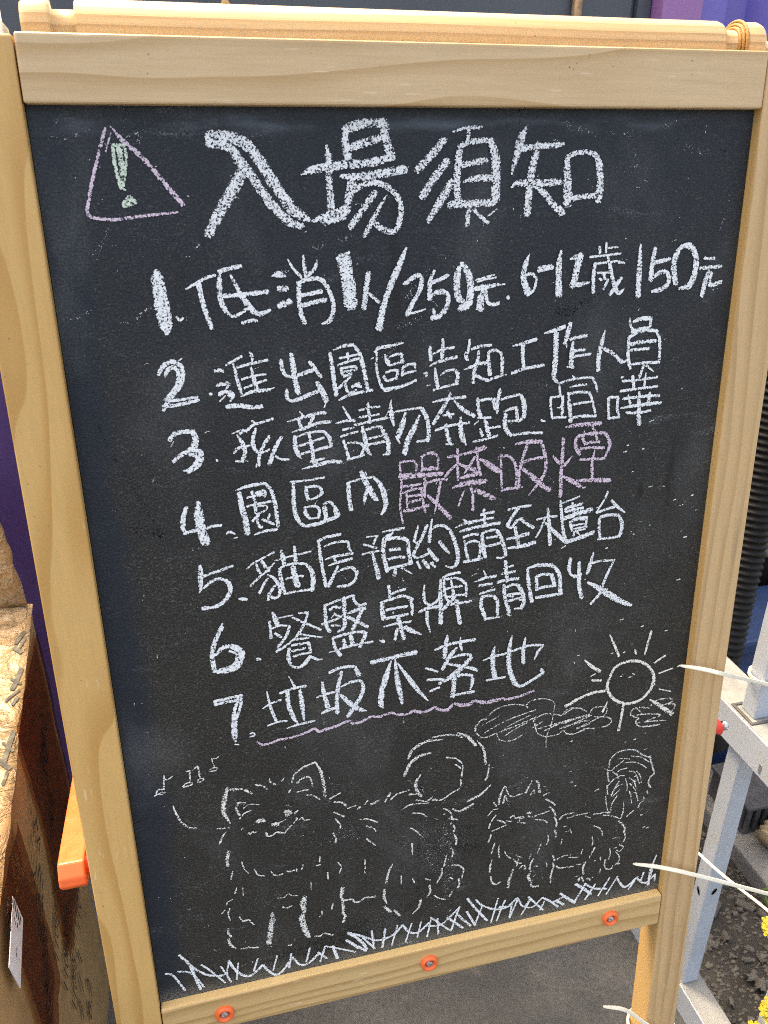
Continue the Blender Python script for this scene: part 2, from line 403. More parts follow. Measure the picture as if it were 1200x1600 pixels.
# washers and screws on the bottom rail
def lathe(prof, n=40):
    bm = bmesh.new(); rows = []
    for r, z in prof: rows.append([bm.verts.new((r * math.cos(2 * PI * k / n), r * math.sin(2 * PI * k / n), z)) for k in range(n)] if r > 1e-7 else [bm.verts.new((0, 0, z))])
    for a, b in zip(rows, rows[1:]):
        for k in range(n):
            q = [a[k % len(a)], a[(k + 1) % len(a)], b[(k + 1) % len(b)], b[k % len(b)]]
            q = list(dict.fromkeys(q))
            if len(q) > 2: bm.faces.new(q)
    bmesh.ops.recalc_face_normals(bm, faces=bm.faces[:])
    return bm
for x, y, rot in ((-.1555, -.0155, .4), (-.0003, -.0130, .9), (.1525, -.0108, .2)):
    bm = lathe([(.0066, 0), (.0068, .0018), (.0062, .0031), (.0051, .0036), (.0041, .0031), (.0032, .0014), (.0029, .0008)])
    wsh = mesh_obj('washer', bm, M_ORANGE, brail, True)
    wsh.location = bd(x, y, FZ - .0002)
    bm = lathe([(.0028, .0), (.0028, .0012), (.0024, .0019), (.0009, .0022), (.0004, .0012), (0, .0010)], 24)
    bx(bm, -.0019, .0019, -.00032, .00032, .0016, .00235)
    sc = mesh_obj('screw', bm, M_STEEL, brail); sc.location = bd(x, y, FZ + .0004); sc.rotation_euler = (0, 0, rot)

# the paper roll rod behind the top rail, in white brackets
RY, RZ, RR = .6185, -.036, .0136
bm = bmesh.new()
segs = [(-.1985, .0116), (-.1962, RR - .0004), (-.1945, RR), (-.1862, RR), (-.1848, RR - .0006), (-.1842, .0088),
        (-.1735, .0088), (-.1731, RR - .0012), (-.1718, RR), (.1895, RR), (.1922, RR - .0008), (.1934, RR - .0035), (.1940, .0092),
        (.2030, .0092), (.2036, RR - .003), (.2055, RR), (.2165, RR), (.2192, RR - .0010), (.2206, .0105)]
tube(bm, [bd(x, RY, RZ) for x, r in segs], [r for x, r in segs], 36)
rod = mesh_obj('paper_roll_rod', bm, W_ROD, sign)
for p in rod.data.polygons: p.use_smooth = True
bm = bmesh.new()
for k in range(3):
    tube(bm, [bd(.2032 + k * .0011 + .0003 * math.sin(a * 3), RY, RZ) + Vector((0, math.cos(a), math.sin(a))) * (.0100 + k * .0019) for a in [i * 2 * PI / 40 for i in range(41)]], .0010, 8, caps=False)
mesh_obj('cord', bm, M_CORD, rod)
bm = bmesh.new()
vv = [bd(-.1008, RY + RR - .001, RZ + .001), bd(-.0955, RY + RR - .001, RZ + .001), bd(-.0990, RY + RR + .006, RZ + .002), bd(-.0970, RY + RR - .001, RZ - .002)]
vs = [bm.verts.new(p) for p in vv]
for q in ((0, 1, 2), (1, 3, 2), (3, 0, 2), (0, 3, 1)): bm.faces.new([vs[i] for i in q])
mesh_obj('splinter', bm, W_ROD, rod)
for x0, x1 in ((-.232, -.2065), (.2225, .2330)):
    bm = bmesh.new()
    bx(bm, x0, x1, .596 + YO, .6215 + YO, -.050, -.019, .004, 3)
    bx(bm, x0 + .007, x0 + .0075 + .0006, .598 + YO, .6220 + YO, -.0495, -.0186, .0004)
    bx(bm, x0 + .011, x0 + .0135, .602 + YO, .606 + YO, -.0195, -.0184, .0002)
    mesh_obj('bracket', bm, M_WHITEP, sign)

# orange folding stay on the left leg, its bolt; red knob and screw on the right leg
bm = bmesh.new()
L0, L1 = Vector((-.2435, .030, .5335)), Vector((-.2435, .262, .492))
d = (L1 - L0).normalized(); upv = Vector((1, 0, 0)).cross(d).normalized()
prof = [(-.0110, -.0050), (-.0110, .0015), (-.0065, .0105), (.010, .0110), (.24, .0110), (.24, -.0110), (.010, -.0110), (-.0050, -.0110)]
A = [bm.verts.new(w2s(L0 + d * a + upv * b + Vector((-.0085, 0, 0)))) for a, b in prof]
B = [bm.verts.new(w2s(L0 + d * a + upv * b + Vector((.0085, 0, 0)))) for a, b in prof]
for i in range(len(prof)):
    j = (i + 1) % len(prof); bm.faces.new((A[i], A[j], B[j], B[i]))
bm.faces.new(A[::-1]); bm.faces.new(B); bmesh.ops.recalc_face_normals(bm, faces=bm.faces[:])
bmesh.ops.bevel(bm, geom=[e for e in bm.edges], offset=.0012, segments=2, affect='EDGES', profile=.5)
stay = mesh_obj('folding_stay', bm, M_ORANGE, sign)
bm = bmesh.new(); c0 = L0 + d * .004
tube(bm, [w2s(c0 + Vector((q, 0, 0))) for q in (.005, .0105, .0125, .022)], [.0068, .0068, .0035, .0035], 20)
mesh_obj('bolt', bm, M_RED, stay)
bm = bmesh.new(); c0 = Vector((.2290, .020, .5655))
tube(bm, [w2s(c0 + Vector((q, 0, 0))) for q in (-.006, .002, .006, .0095, .0105)], [.0060, .0060, .0048, .0064, .0050], 24)
knob = mesh_obj('knob', bm, M_RED, sign)
bm = bmesh.new()
tube(bm, [w2s(c0 + Vector((q, 0, 0))) for q in (.010, .0135, .0138, .0165, .0170, .0178)], [.0021, .0021, .0038, .0038, .0030, .0012], 16)
mesh_obj('screw', bm, M_STEEL, knob)

# ------------------------------------------------------------------ chalk writing and drawings (one line per stroke: x,y,width in 0.1 mm)
DATA = """=water_stains
B -1890,4327,10 -1837,4144,24 -1774,3973,25 -1707,3815,25 -1637,3653,26 -1604,3558,53
B -1764,3624,81 -1697,3592,82
B -1644,3586,60 -1591,3548,60
B 801,4697,16 891,4722,47 992,4770,48 1114,4821,20
B 808,4715,94 932,4720,95
B 1669,3642,19 1666,3584,42
B 1691,3446,24 1693,3391,24
B 1787,2738,30 1782,2689,31
B 1820,2577,36 1822,2475,36
B 1559,2710,40 1559,2660,50
B 1631,2085,43 1641,2035,43
B 1806,5590,54 1829,5583,54
B -30,2634,9 -40,2244,29 -50,1729,30 -57,1065,32 -74,349,17
B -174,1319,15 -188,923,32 -208,386,33 -228,12,17
B 420,2564,24 418,2112,25 409,1526,10
B 524,5838,7 532,5550,14 535,5284,7
B -1436,1525,37 -1363,1545,122 -1285,1559,38
B -1204,175,53 -727,221,219 -334,296,222 -134,397,56
B 361,1025,54 263,931,163 392,780,166
=wiped_smears
D -1909,5666,34 -1851,5660,35 -1714,5697,15
D -1871,5722,23 -1822,5764,46 -1793,5759,46
D -1850,5464,12 -1784,5507,30
D -1731,5565,24 -1676,5530,24
D -1514,5737,18 -1492,5666,42 -1508,5608,18
D -56,1180,52 6,875,162 117,607,66
D 113,1083,213 165,776,219 144,416,56
D 786,5728,70 884,5712,71 985,5663,22
D 1558,5612,53 1689,5577,53
D 1885,5400,12 1884,5257,40 1838,5111,12
D 1832,-36,166 1938,71,165
D -1928,4803,29 -1845,4831,29 -1778,4861,13
D -1441,3449,35 -1327,3484,35
D -181,4571,45 -258,4502,45
D -570,3169,42 -511,3117,42
D -782,1125,50 -597,1193,152 -506,1115,41
=warning_triangle
P -1640,5706,16 -1685,5594,16 -1732,5466,17 -1774,5336,17
P -1774,5333,16 -1760,5302,16 -1645,5287,16 -1519,5300,16 -1333,5316,10
P -1615,5715,7 -1569,5657,22 -1475,5569,23 -1377,5443,23 -1304,5351,24
P -1615,5686,8 -1634,5646,8 -1651,5602,8
=warning_mark
G -1614,5628,18 -1614,5535,18 -1599,5434,18
G -1585,5628,28 -1584,5535,29 -1592,5440,18
G -1556,5616,15 -1561,5546,15 -1589,5440,15
G -1614,5631,18 -1560,5628,18
G -1598,5440,8 -1579,5425,9
G -1583,5362,37 -1556,5386,37
G -1593,5356,31 -1542,5370,31
=title
W -1150,5671,52 -1089,5674,52 -1014,5659,52 -958,5629,53 -904,5560,54 -851,5474,54 -796,5392,55 -746,5322,56 -680,5276,40 -656,5262,20
W -1150,5639,43 -1093,5633,43 -1043,5615,43 -1002,5560,44 -955,5499,44 -901,5412,45 -840,5330,46 -776,5265,46 -696,5231,33
W -984,5542,31 -1008,5481,57 -1060,5402,57 -1120,5317,57 -1188,5205,51
W -548,5625,16 -540,5570,39 -541,5464,39 -536,5324,40
W -689,5487,6 -634,5508,40 -538,5523,40 -449,5535,41
W -646,5256,10 -562,5273,54 -492,5291,54 -456,5307,54
W -577,5251,40 -464,5281,40
W -443,5710,42 -449,5637,42 -434,5557,43
W -443,5704,45 -340,5732,45 -243,5735,46
W -243,5741,49 -227,5661,49 -207,5580,50
W -418,5615,40 -342,5640,40 -265,5661,41
W -421,5535,39 -310,5543,40 -190,5574,40
W -478,5476,20 -339,5477,43 -119,5510,44
W -413,5462,45 -432,5399,45 -453,5310,46
W -425,5399,30 -361,5433,30 -284,5442,30 -213,5415,30 -164,5363,31 -150,5291,31 -173,5212,31 -202,5193,31 -253,5207,31 -292,5235,31
W -292,5397,34 -365,5308,34 -438,5218,34
W -228,5383,7 -287,5293,26 -358,5173,26
W 92,5654,39 24,5579,39 -59,5503,39
W 111,5547,42 39,5464,43 -34,5367,43
W 142,5443,45 84,5359,45 3,5241,28
W 143,5692,10 218,5711,19 306,5714,19
W 233,5705,20 227,5648,20
W 184,5616,37 170,5520,38 168,5423,38 177,5331,39
W 176,5613,29 227,5638,29 300,5648,29 367,5648,29
W 359,5648,38 388,5564,49 395,5453,49 395,5347,50
W 395,5347,32 369,5317,32
W 192,5527,31 266,5539,31 336,5551,31
W 205,5442,14 275,5458,34 372,5460,34
W 125,5325,39 233,5330,39 369,5331,39
W 244,5323,30 231,5216,30
W 271,5299,21 310,5261,21 356,5226,22
W 352,5260,10 408,5296,10
W 577,5727,7 542,5673,42 519,5589,41 489,5478,11
W 533,5605,32 639,5621,32 739,5624,32 792,5631,21
W 629,5589,42 607,5484,43 594,5350,43 590,5269,44
W 488,5412,11 541,5431,36 672,5430,36 789,5435,36
W 626,5410,11 690,5376,35 741,5321,35 807,5268,48
W 817,5555,29 827,5448,47 836,5319,59
W 820,5561,27 873,5584,27 944,5587,27 992,5574,28
W 992,5577,25 1020,5520,40 1032,5432,41 1028,5329,41
W 850,5339,30 929,5355,30 1025,5357,30
=rule1
W -1469,5031,27 -1471,4988,59 -1464,4874,71 -1454,4763,69 -1451,4712,33
D -1505,4848,33 -1557,4829,33 -1609,4793,33
W -1393,4793,12 -1378,4773,12 -1360,4786,12
W -1332,4934,8 -1274,4962,16 -1216,4989,16 -1174,4999,17
W -1263,4958,25 -1254,4881,25 -1234,4791,25 -1215,4725,25
W -1153,5017,21 -1096,5031,21 -1036,5040,21
W -1145,5014,14 -1155,4954,27 -1154,4865,27 -1131,4808,27
W -1131,4808,17 -1096,4781,17 -1052,4796,17 -1022,4817,17
W -1163,4891,22 -1062,4892,22 -901,4902,23
W -1093,4996,11 -1054,4911,25 -1019,4848,31 -991,4810,31 -952,4787,26 -895,4806,17
W -1050,4743,18 -1003,4754,18 -969,4752,18
W -875,4982,6 -843,4992,34 -800,4979,11
W -839,4916,34 -793,4914,26
W -844,4826,32 -782,4846,32
W -784,5067,7 -755,5016,16 -714,4970,16
W -699,5084,11 -696,5025,20 -687,4966,20
W -624,5062,6 -638,5018,20 -678,4980,20
W -729,4948,24 -734,4870,24 -729,4789,24 -709,4725,25
W -735,4943,23 -682,4958,23 -623,4961,23 -588,4937,23 -561,4885,23 -545,4827,24 -550,4769,24 -573,4729,24 -613,4717,9
W -718,4877,22 -662,4884,22 -608,4893,22
W -715,4820,24 -658,4835,24 -586,4846,25
W -477,5063,72 -467,4995,73 -455,4921,73 -446,4811,74
W -515,5061,17 -446,5092,17
W -341,4979,29 -355,4899,30 -370,4790,30
W -341,4870,17 -314,4846,17 -283,4818,17
W -122,5108,12 -163,5018,33 -214,4911,33 -259,4796,33 -286,4673,40
W -136,4911,25 -89,4944,25 -52,4957,25 -33,4933,25 -46,4875,26 -84,4812,26 -122,4743,26
W -122,4749,15 -65,4755,15 -11,4770,7
W 42,4982,12 14,4919,23 14,4825,31
W 27,4913,21 74,4929,21 125,4950,21
W 24,4843,15 68,4861,28 113,4851,28 126,4809,28 113,4767,28 75,4727,28 30,4717,28
W 40,4765,19 43,4723,19
W 203,5017,15 179,4954,37 177,4878,37 190,4818,37 223,4804,19
W 207,5011,24 246,4952,40 260,4880,40 255,4803,41 230,4771,41 198,4766,41
W 289,4918,10 402,4943,10
W 299,4908,9 415,4928,9
W 337,4922,10 383,4935,10
W 286,4870,28 345,4877,28 430,4888,16
W 430,4885,8 473,4888,8
W 336,4853,25 321,4806,44 319,4752,47
W 355,4858,19 360,4804,19 387,4776,19 437,4783,19
W 487,4818,18 494,4803,18
W 613,5051,6 594,4998,28 583,4939,32 592,4885,38 615,4836,45
W 600,4935,18 633,4940,18 661,4915,18 660,4876,18 641,4840,18 612,4820,18
W 675,4972,15 758,4984,15
W 673,4955,19 739,4966,19 766,4971,19
W 811,5062,13 802,4985,35 804,4901,35 812,4815,45
W 872,5013,10 905,5021,29 938,5031,29
W 938,5034,40 919,4963,40 907,4897,40 895,4861,40
W 888,4864,25 950,4868,25 1005,4878,13
W 1055,5076,16 1060,5037,16
W 1097,5098,14 1099,5041,14
W 1104,5068,10 1173,5072,10
W 997,5021,13 1090,5027,13 1194,5035,13
W 1028,4983,14 1107,4987,14 1191,4993,14
W 1184,4987,18 1230,4980,10
W 1032,4980,23 1027,4904,23 1034,4818,23
W 1111,5023,16 1134,4955,23 1158,4881,23 1184,4824,30 1210,4810,23 1237,4834,10
W 1213,4894,23 1182,4849,23 1147,4801,23
W 1053,4928,13 1126,4928,13
W 1099,4923,20 1108,4889,20
W 1069,4897,16 1084,4884,16
W 1126,4888,16 1102,4834,17
W 1323,5083,13 1329,4979,30 1331,4868,33 1337,4783,34
W 1424,5059,23 1413,4964,28 1412,4874,30
W 1430,4976,25 1476,4984,25 1528,4994,25
W 1422,4883,13 1469,4916,26 1512,4917,26 1534,4885,26 1528,4841,26 1480,4815,26 1426,4808,17
W 1647,5068,30 1597,5057,23 1567,5008,35 1561,4934,35 1586,4845,34
W 1596,5066,17 1654,5064,35 1697,5017,35 1712,4954,35 1703,4879,36 1676,4829,36 1611,4816,17
W 1763,4990,19 1833,4986,19
W 1744,4931,21 1811,4935,21 1889,4938,21
W 1806,4916,17 1791,4863,28 1774,4764,28
W 1826,4903,21 1818,4855,21 1832,4829,28 1902,4846,24
=rule2
W -1520,4490,17 -1489,4537,24 -1439,4557,24 -1395,4526,24 -1395,4462,24 -1423,4410,24 -1475,4355,24 -1515,4298,24
W -1487,4479,14 -1469,4513,23 -1437,4528,23 -1414,4498,23 -1420,4446,23 -1453,4395,23 -1498,4345,23
W -1493,4344,16 -1412,4347,16 -1325,4356,16
W -1513,4316,19 -1427,4320,19 -1321,4338,19
W -1408,4561,7 -1384,4573,7
W -1255,4369,18 -1249,4362,18
W -1220,4494,20 -1180,4493,17 -1172,4479,5
W -1213,4414,20 -1151,4418,20 -1168,4387,9
W -1206,4362,24 -1167,4374,24 -1133,4354,24 -1148,4319,12
W -1139,4357,27 -1154,4349,27
W -1206,4323,8 -1171,4354,8
W -1170,4290,24 -1102,4291,24 -1038,4277,24 -975,4275,24
W -1157,4523,14 -1118,4540,14 -1067,4564,14
W -1116,4526,12 -1102,4442,19 -1083,4353,19
W -1024,4585,11 -1011,4560,19 -1011,4531,9
W -1103,4504,15 -1026,4520,15 -928,4535,15
W -1022,4502,11 -1009,4435,23 -998,4375,23
W -1076,4437,12 -1019,4451,12 -942,4458,12
W -1065,4387,13 -1011,4406,13 -941,4425,13
W -1087,4342,9 -1026,4364,19 -924,4369,19
W -923,4372,6 -899,4379,6
W -854,4530,23 -848,4479,23 -829,4442,18 -787,4436,18 -732,4447,23 -670,4467,23
W -795,4562,21 -787,4499,29 -781,4426,29 -765,4334,29
W -692,4511,22 -661,4467,22 -632,4422,22
W -831,4360,23 -830,4320,23 -813,4297,15 -764,4303,23 -701,4326,23 -645,4343,23
W -655,4390,25 -627,4336,31 -604,4279,31
W -608,4273,7 -621,4242,7
W -574,4552,19 -563,4454,26 -547,4312,26
W -555,4569,6 -493,4589,17 -438,4592,17
W -438,4592,15 -402,4536,23 -379,4443,24 -360,4330,24
W -532,4279,11 -465,4306,16 -332,4324,16
W -473,4546,16 -468,4503,16
W -520,4520,12 -421,4534,12
W -531,4480,13 -465,4500,14 -412,4512,14
W -513,4463,17 -505,4420,17
W -510,4463,14 -429,4467,14 -426,4449,14
W -498,4441,14 -426,4449,14
W -499,4415,17 -449,4429,17
W -456,4414,11 -494,4382,16 -533,4348,16
W -491,4373,16 -483,4332,16 -459,4318,16 -427,4334,9
W -451,4352,19 -407,4370,19
W -432,4360,16 -395,4348,16
W -314,4542,17 -295,4563,20 -232,4571,20 -146,4587,12
W -302,4539,14 -306,4462,16 -292,4381,16 -265,4326,20 -229,4323,25 -158,4334,17 -70,4363,17
W -337,4505,6 -321,4512,6
W -255,4524,11 -239,4483,25 -230,4461,16
W -226,4510,9 -188,4523,15 -156,4524,15
W -153,4522,18 -153,4478,18
W -227,4462,15 -144,4477,15
W -263,4401,20 -248,4366,14
W -250,4422,13 -215,4432,15 -180,4430,15
W -180,4430,18 -183,4392,18
W -251,4369,16 -183,4387,16
W -151,4440,19 -151,4397,19
W -154,4440,16 -125,4457,16 -76,4463,16
W -76,4463,14 -76,4439,14
W -148,4409,15 -73,4420,15
W -18,4400,18 -2,4399,18 -11,4381,6
W -2,4327,8 25,4331,8
W 18,4557,16 19,4516,22 24,4476,22
W 95,4592,16 93,4537,23 90,4475,23
W 37,4512,9 96,4534,15 165,4542,15
W 15,4442,8 77,4466,18 182,4485,18
W 47,4431,10 54,4370,23 68,4312,23
W 81,4384,9 123,4407,14 170,4410,14
W 170,4410,18 190,4380,23 181,4333,24
W 38,4298,14 104,4313,14 191,4326,14
W 260,4580,18 254,4527,18 238,4491,23 249,4462,18
W 274,4526,17 327,4539,17 394,4541,17
W 318,4511,16 309,4442,22 290,4386,22 288,4326,22
W 226,4408,7 276,4422,20 323,4438,20 367,4436,20
W 297,4373,18 338,4348,18 379,4332,19
W 378,4501,14 380,4438,24 392,4367,24
W 381,4504,18 422,4511,18 456,4490,18 468,4439,23 467,4368,19
W 379,4332,17 420,4346,17 495,4360,9
W 530,4528,8 597,4542,20 682,4560,20
W 597,4539,24 597,4469,24 607,4392,24
W 532,4367,19 611,4388,19 739,4403,19
W 729,4592,8 794,4607,23 862,4626,23
W 808,4591,32 812,4476,32 810,4379,33 810,4320,27 837,4285,10
W 896,4643,30 882,4580,30 868,4524,30
W 879,4526,8 880,4501,8
W 902,4547,20 944,4558,20 1010,4564,20
W 921,4534,17 918,4463,28 919,4391,29 938,4374,14
W 935,4478,18 1002,4481,18
W 930,4443,16 980,4446,16 1044,4452,16
W 891,4383,10 920,4378,10
W 1132,4589,7 1117,4516,27 1103,4426,28 1106,4346,28
W 1139,4476,23 1195,4446,24 1263,4390,24 1295,4397,10
W 1293,4655,7 1300,4616,18 1318,4583,18
W 1320,4631,17 1366,4645,25 1439,4648,25
W 1439,4648,19 1437,4596,19
W 1315,4573,22 1372,4583,22 1430,4590,22
W 1300,4538,22 1300,4460,22 1306,4400,22 1325,4346,23
W 1300,4538,21 1359,4568,21 1425,4574,21 1484,4568,21
W 1488,4567,21 1515,4494,21 1522,4387,21
W 1315,4492,24 1380,4505,24 1484,4505,24
W 1318,4459,18 1444,4461,18
W 1334,4368,18 1423,4373,18 1524,4370,19
W 1417,4357,18 1394,4287,19
W 1436,4355,17 1489,4315,7
=rule3
W 848,4281,14 904,4297,14 982,4305,14 1062,4304,14 1086,4275,17 1113,4212,14
W 934,4325,7 954,4303,17
W 848,4278,15 860,4204,15
W 921,4254,7 978,4262,15 1032,4262,15
W 909,4217,17 926,4131,25 939,4035,26
W 913,4210,17 974,4219,17 1040,4214,17
W 1054,4213,17 1076,4168,17 1105,4077,17
W 939,4142,15 1008,4149,16 1073,4151,16
W 949,4058,18 1021,4063,18 1110,4059,19
W 796,4198,17 799,4141,17 814,4065,17
W 799,4198,14 867,4203,14
W 874,4199,19 878,4135,20 879,4074,20
W 814,4071,14 904,4066,14
W 843,4131,10 864,4133,10 873,4169,10
W 1190,4169,20 1195,4104,20 1201,4031,20
W 1197,4171,17 1256,4168,17
W 1257,4161,20 1255,4100,20 1271,4050,20
W 1201,4035,17 1276,4037,17
W 1268,4292,16 1278,4296,16
W 1277,4268,16 1381,4268,16 1519,4278,16
W 1345,4294,21 1359,4225,21
W 1436,4308,10 1434,4227,17
W 1268,4205,17 1394,4213,17 1526,4217,17
W 1291,4155,20 1414,4160,20 1547,4157,20
W 1327,4177,10 1343,4120,19
W 1476,4183,16 1472,4118,22
W 1278,4096,10 1405,4105,22 1560,4111,22
W 1322,4063,17 1410,4056,18 1492,4064,18
W 1400,4192,16 1404,4116,28 1412,4032,28 1421,3979,28
W -1499,4124,24 -1466,4158,24 -1419,4166,24 -1361,4162,24
W -1367,4159,24 -1357,4115,35 -1372,4073,35 -1401,4051,27
W -1491,3999,24 -1444,4033,24 -1389,4056,24 -1337,4045,24
W -1337,4045,25 -1335,4001,26 -1362,3959,26 -1418,3933,26
W -1397,4031,22 -1362,4022,22 -1366,3985,22 -1405,3944,22 -1441,3941,9
W -1479,4113,6 -1497,4084,6
W -1252,3987,15 -1247,3981,15
W -1154,4132,6 -1114,4144,13 -1080,4149,13
W -1086,4148,20 -1125,4117,12
W -1127,4123,12 -1101,4074,23 -1090,4016,24 -1109,3967,24
W -1145,3970,11 -1106,3964,11
W -1151,4019,17 -1127,4045,17 -1060,4055,11
W -1038,4197,13 -1015,4183,13
W -1072,4138,16 -1040,4169,16 -990,4184,16 -919,4200,16
W -1020,4152,16 -1039,4094,23 -1037,4043,24 -1015,4006,16
W -947,4099,20 -981,4051,20 -1010,3990,20 -1017,3933,20
W -1033,3925,9 -1025,3946,9
W -999,4008,12 -971,4012,12 -949,4023,12
W -874,4092,16 -908,4045,25 -936,3983,25 -955,3937,25
W -918,3978,14 -888,3959,14 -842,3950,14
W -765,4231,6 -742,4198,17
W -838,4178,6 -745,4195,19 -651,4213,19 -613,4213,19
W -770,4182,19 -760,4137,19
W -686,4194,19 -713,4149,19
W -814,4114,6 -736,4132,18 -666,4154,18 -587,4158,18
W -800,4089,18 -800,4035,26 -787,3982,27 -767,3951,5
W -788,4084,9 -718,4102,16 -637,4106,16
W -631,4104,16 -597,4063,23 -590,4010,23
W -716,4092,15 -706,4033,22 -698,3929,22
W -775,4027,15 -715,4041,15 -629,4065,15
W -769,3978,17 -686,3993,17 -590,4010,17
W -714,3927,15 -631,3939,15
W -702,3919,17 -677,3924,17
W -767,3886,6 -684,3901,22 -594,3916,22 -533,3907,22
W -512,4243,6 -488,4197,15 -467,4157,15
W -556,4142,9 -502,4154,17 -442,4152,17
W -517,4102,15 -452,4111,15
W -528,4062,13 -479,4075,13 -424,4083,13
W -513,4036,18 -501,3989,18 -484,3922,18
W -507,4016,13 -468,4022,13 -417,4014,13
W -410,4014,17 -395,3986,17 -409,3935,17
W -494,3920,16 -439,3928,16 -393,3940,16
W -362,4251,17 -357,4197,17 -352,4132,17
W -414,4211,13 -353,4222,13 -292,4224,13
W -416,4169,13 -354,4174,13 -296,4179,13
W -446,4124,15 -355,4139,15 -245,4153,16
W -398,4113,17 -384,4038,25 -369,3964,25 -344,3929,5
W -405,4085,15 -343,4099,16 -285,4104,16
W -285,4101,19 -260,4047,27 -241,3993,28 -245,3933,28
W -275,3929,13 -235,3932,13
W -364,4036,13 -279,4048,13
W -362,4000,16 -313,4005,16 -267,4011,16
W -227,4238,12 -222,4173,29 -207,4101,10
W -221,4260,8 -224,4231,8
W -238,4194,6 -261,4157,6
W -205,4185,14 -120,4194,14 -35,4199,14
W -35,4194,24 -1,4124,24 9,4037,24 -1,3992,24
W -65,3994,15 -1,3995,15
W -134,4173,14 -154,4103,31 -184,4027,32
W -188,4024,18 -168,3986,5
W -48,4153,16 -88,4065,32 -122,4002,32 -142,3924,32
W 35,4225,9 105,4236,17 239,4243,17
W 146,4268,14 105,4194,24 72,4144,24 39,4094,24
W 172,4224,13 220,4172,24 296,4120,24
W 129,4159,23 132,4152,23
W 99,4139,13 166,4143,13
W 126,4153,19 153,4118,19
W 52,4053,16 140,4073,16 266,4082,16
W 116,4085,17 127,4021,26 144,3966,26
W 121,3961,11 169,3953,11
W 211,4120,13 212,4047,32 226,3985,33 248,3943,7
W 314,4230,15 322,4170,26 337,4116,26
W 328,4213,16 376,4219,16 427,4217,16
W 417,4213,24 440,4155,31 444,4125,8
W 460,4272,21 448,4207,22 440,4142,12
W 320,4108,14 406,4104,14
W 365,4104,19 380,4046,27 396,3988,28
W 336,4040,10 351,3992,27
W 388,4039,14 468,4043,14
W 292,3961,15 369,3970,15 452,3986,15
W 297,4067,9 327,4091,9
W 469,4212,16 527,4224,16 586,4233,16
W 597,4229,22 617,4175,30 623,4101,30 586,4060,12
W 489,4135,10 530,4148,18 565,4152,18
W 569,4152,21 579,4077,21
W 519,4072,14 579,4071,14
W 500,4117,27 495,4057,27 514,4008,28 540,3979,17
W 540,3979,17 628,3985,17 751,3978,17
W 739,4058,15 768,4049,10
=rule4
W -1448,3717,25 -1469,3660,28 -1478,3601,28 -1470,3557,19
W -1473,3561,19 -1435,3570,19 -1392,3572,19
W -1380,3742,28 -1381,3663,50 -1377,3576,51 -1357,3487,51
W -1349,3577,17 -1311,3589,17 -1259,3588,17
W -1236,3530,8 -1213,3541,17 -1184,3524,8
W -1195,3498,8 -1173,3502,8
W -1142,3776,24 -1131,3682,32 -1118,3607,32 -1112,3519,33
W -1159,3794,9 -1090,3813,19 -997,3820,19
W -991,3820,17 -956,3777,22 -937,3681,22 -929,3545,22
W -1068,3778,17 -1051,3707,17
W -1101,3742,14 -1051,3750,14 -989,3746,14
W -1056,3767,13 -1000,3778,13 -988,3760,13 -996,3738,13
W -1057,3757,11 -994,3764,12
W -1102,3689,14 -1036,3699,14 -957,3707,14
W -1056,3684,17 -1053,3640,17
W -1050,3684,12 -994,3681,12 -988,3663,12 -1015,3646,12 -1050,3640,12
W -1038,3632,19 -1075,3596,19
W -1052,3613,17 -1040,3558,17 -1021,3552,17
W -1018,3599,16 -981,3578,16 -951,3561,16
W -975,3628,14 -987,3593,14
W -1072,3508,8 -1010,3524,17 -937,3525,17
W -840,3814,13 -745,3815,13 -639,3823,13
W -822,3809,19 -827,3717,23 -823,3622,24 -800,3558,24 -766,3530,19 -701,3533,24 -608,3557,24 -562,3565,11
W -751,3776,20 -749,3735,22 -739,3691,22
W -754,3769,12 -709,3775,16 -671,3767,16 -656,3732,22 -687,3705,16 -742,3691,9
W -763,3649,18 -759,3608,25 -738,3575,16
W -754,3648,9 -709,3650,16 -680,3633,16 -679,3592,21 -686,3569,13
W -738,3575,13 -686,3572,13
W -644,3636,27 -638,3560,27
W -647,3657,17 -611,3663,17 -586,3637,17
W -589,3641,20 -574,3601,32 -565,3573,32
W -492,3773,26 -492,3681,27 -482,3598,27
W -482,3779,15 -403,3791,15 -337,3795,15
W -334,3791,17 -286,3722,30 -264,3609,30 -292,3549,14
W -412,3832,26 -378,3751,33 -333,3665,34 -311,3642,10
W -372,3730,23 -393,3671,23 -401,3624,8
W -386,3830,7 -380,3812,7
=rule4_warning
P -173,3853,16 -167,3781,16
P -173,3867,15 -129,3876,15 -86,3872,15 -69,3843,15 -69,3806,15
P -35,3898,15 -29,3812,15
P -28,3900,13 19,3913,20 53,3903,20
P 53,3906,16 70,3871,16 67,3824,16
P -42,3807,14 12,3815,25 70,3810,25
P -174,3782,27 -96,3785,27 -8,3776,27 95,3773,28
P -171,3763,11 -97,3768,11 -29,3768,11
P -161,3764,14 -169,3668,14 -173,3578,14 -157,3474,14
P -151,3715,18 -42,3721,18
P -162,3674,15 -97,3689,15 -22,3695,15
P -100,3706,11 -97,3682,11
P -131,3668,14 -129,3566,14
P -39,3696,15 -29,3619,15 -12,3533,15
P -125,3650,17 -36,3651,17
P -121,3608,18 -36,3623,18
P -149,3555,24 -70,3564,24 6,3577,24
P -15,3756,19 -18,3632,19
P -1,3724,18 60,3738,18 126,3734,18
P 85,3726,19 65,3609,20 48,3519,8
P 2,3644,17 61,3581,27 110,3526,27 153,3479,27
P 132,3879,18 218,3885,18 307,3900,18
P 301,3898,30 335,3908,30 373,3918,30
P 193,3924,18 194,3832,18 199,3725,18
P 191,3829,17 150,3795,17 112,3754,17
P 205,3828,17 261,3798,25 310,3780,25
P 317,3923,19 327,3827,19 346,3741,20
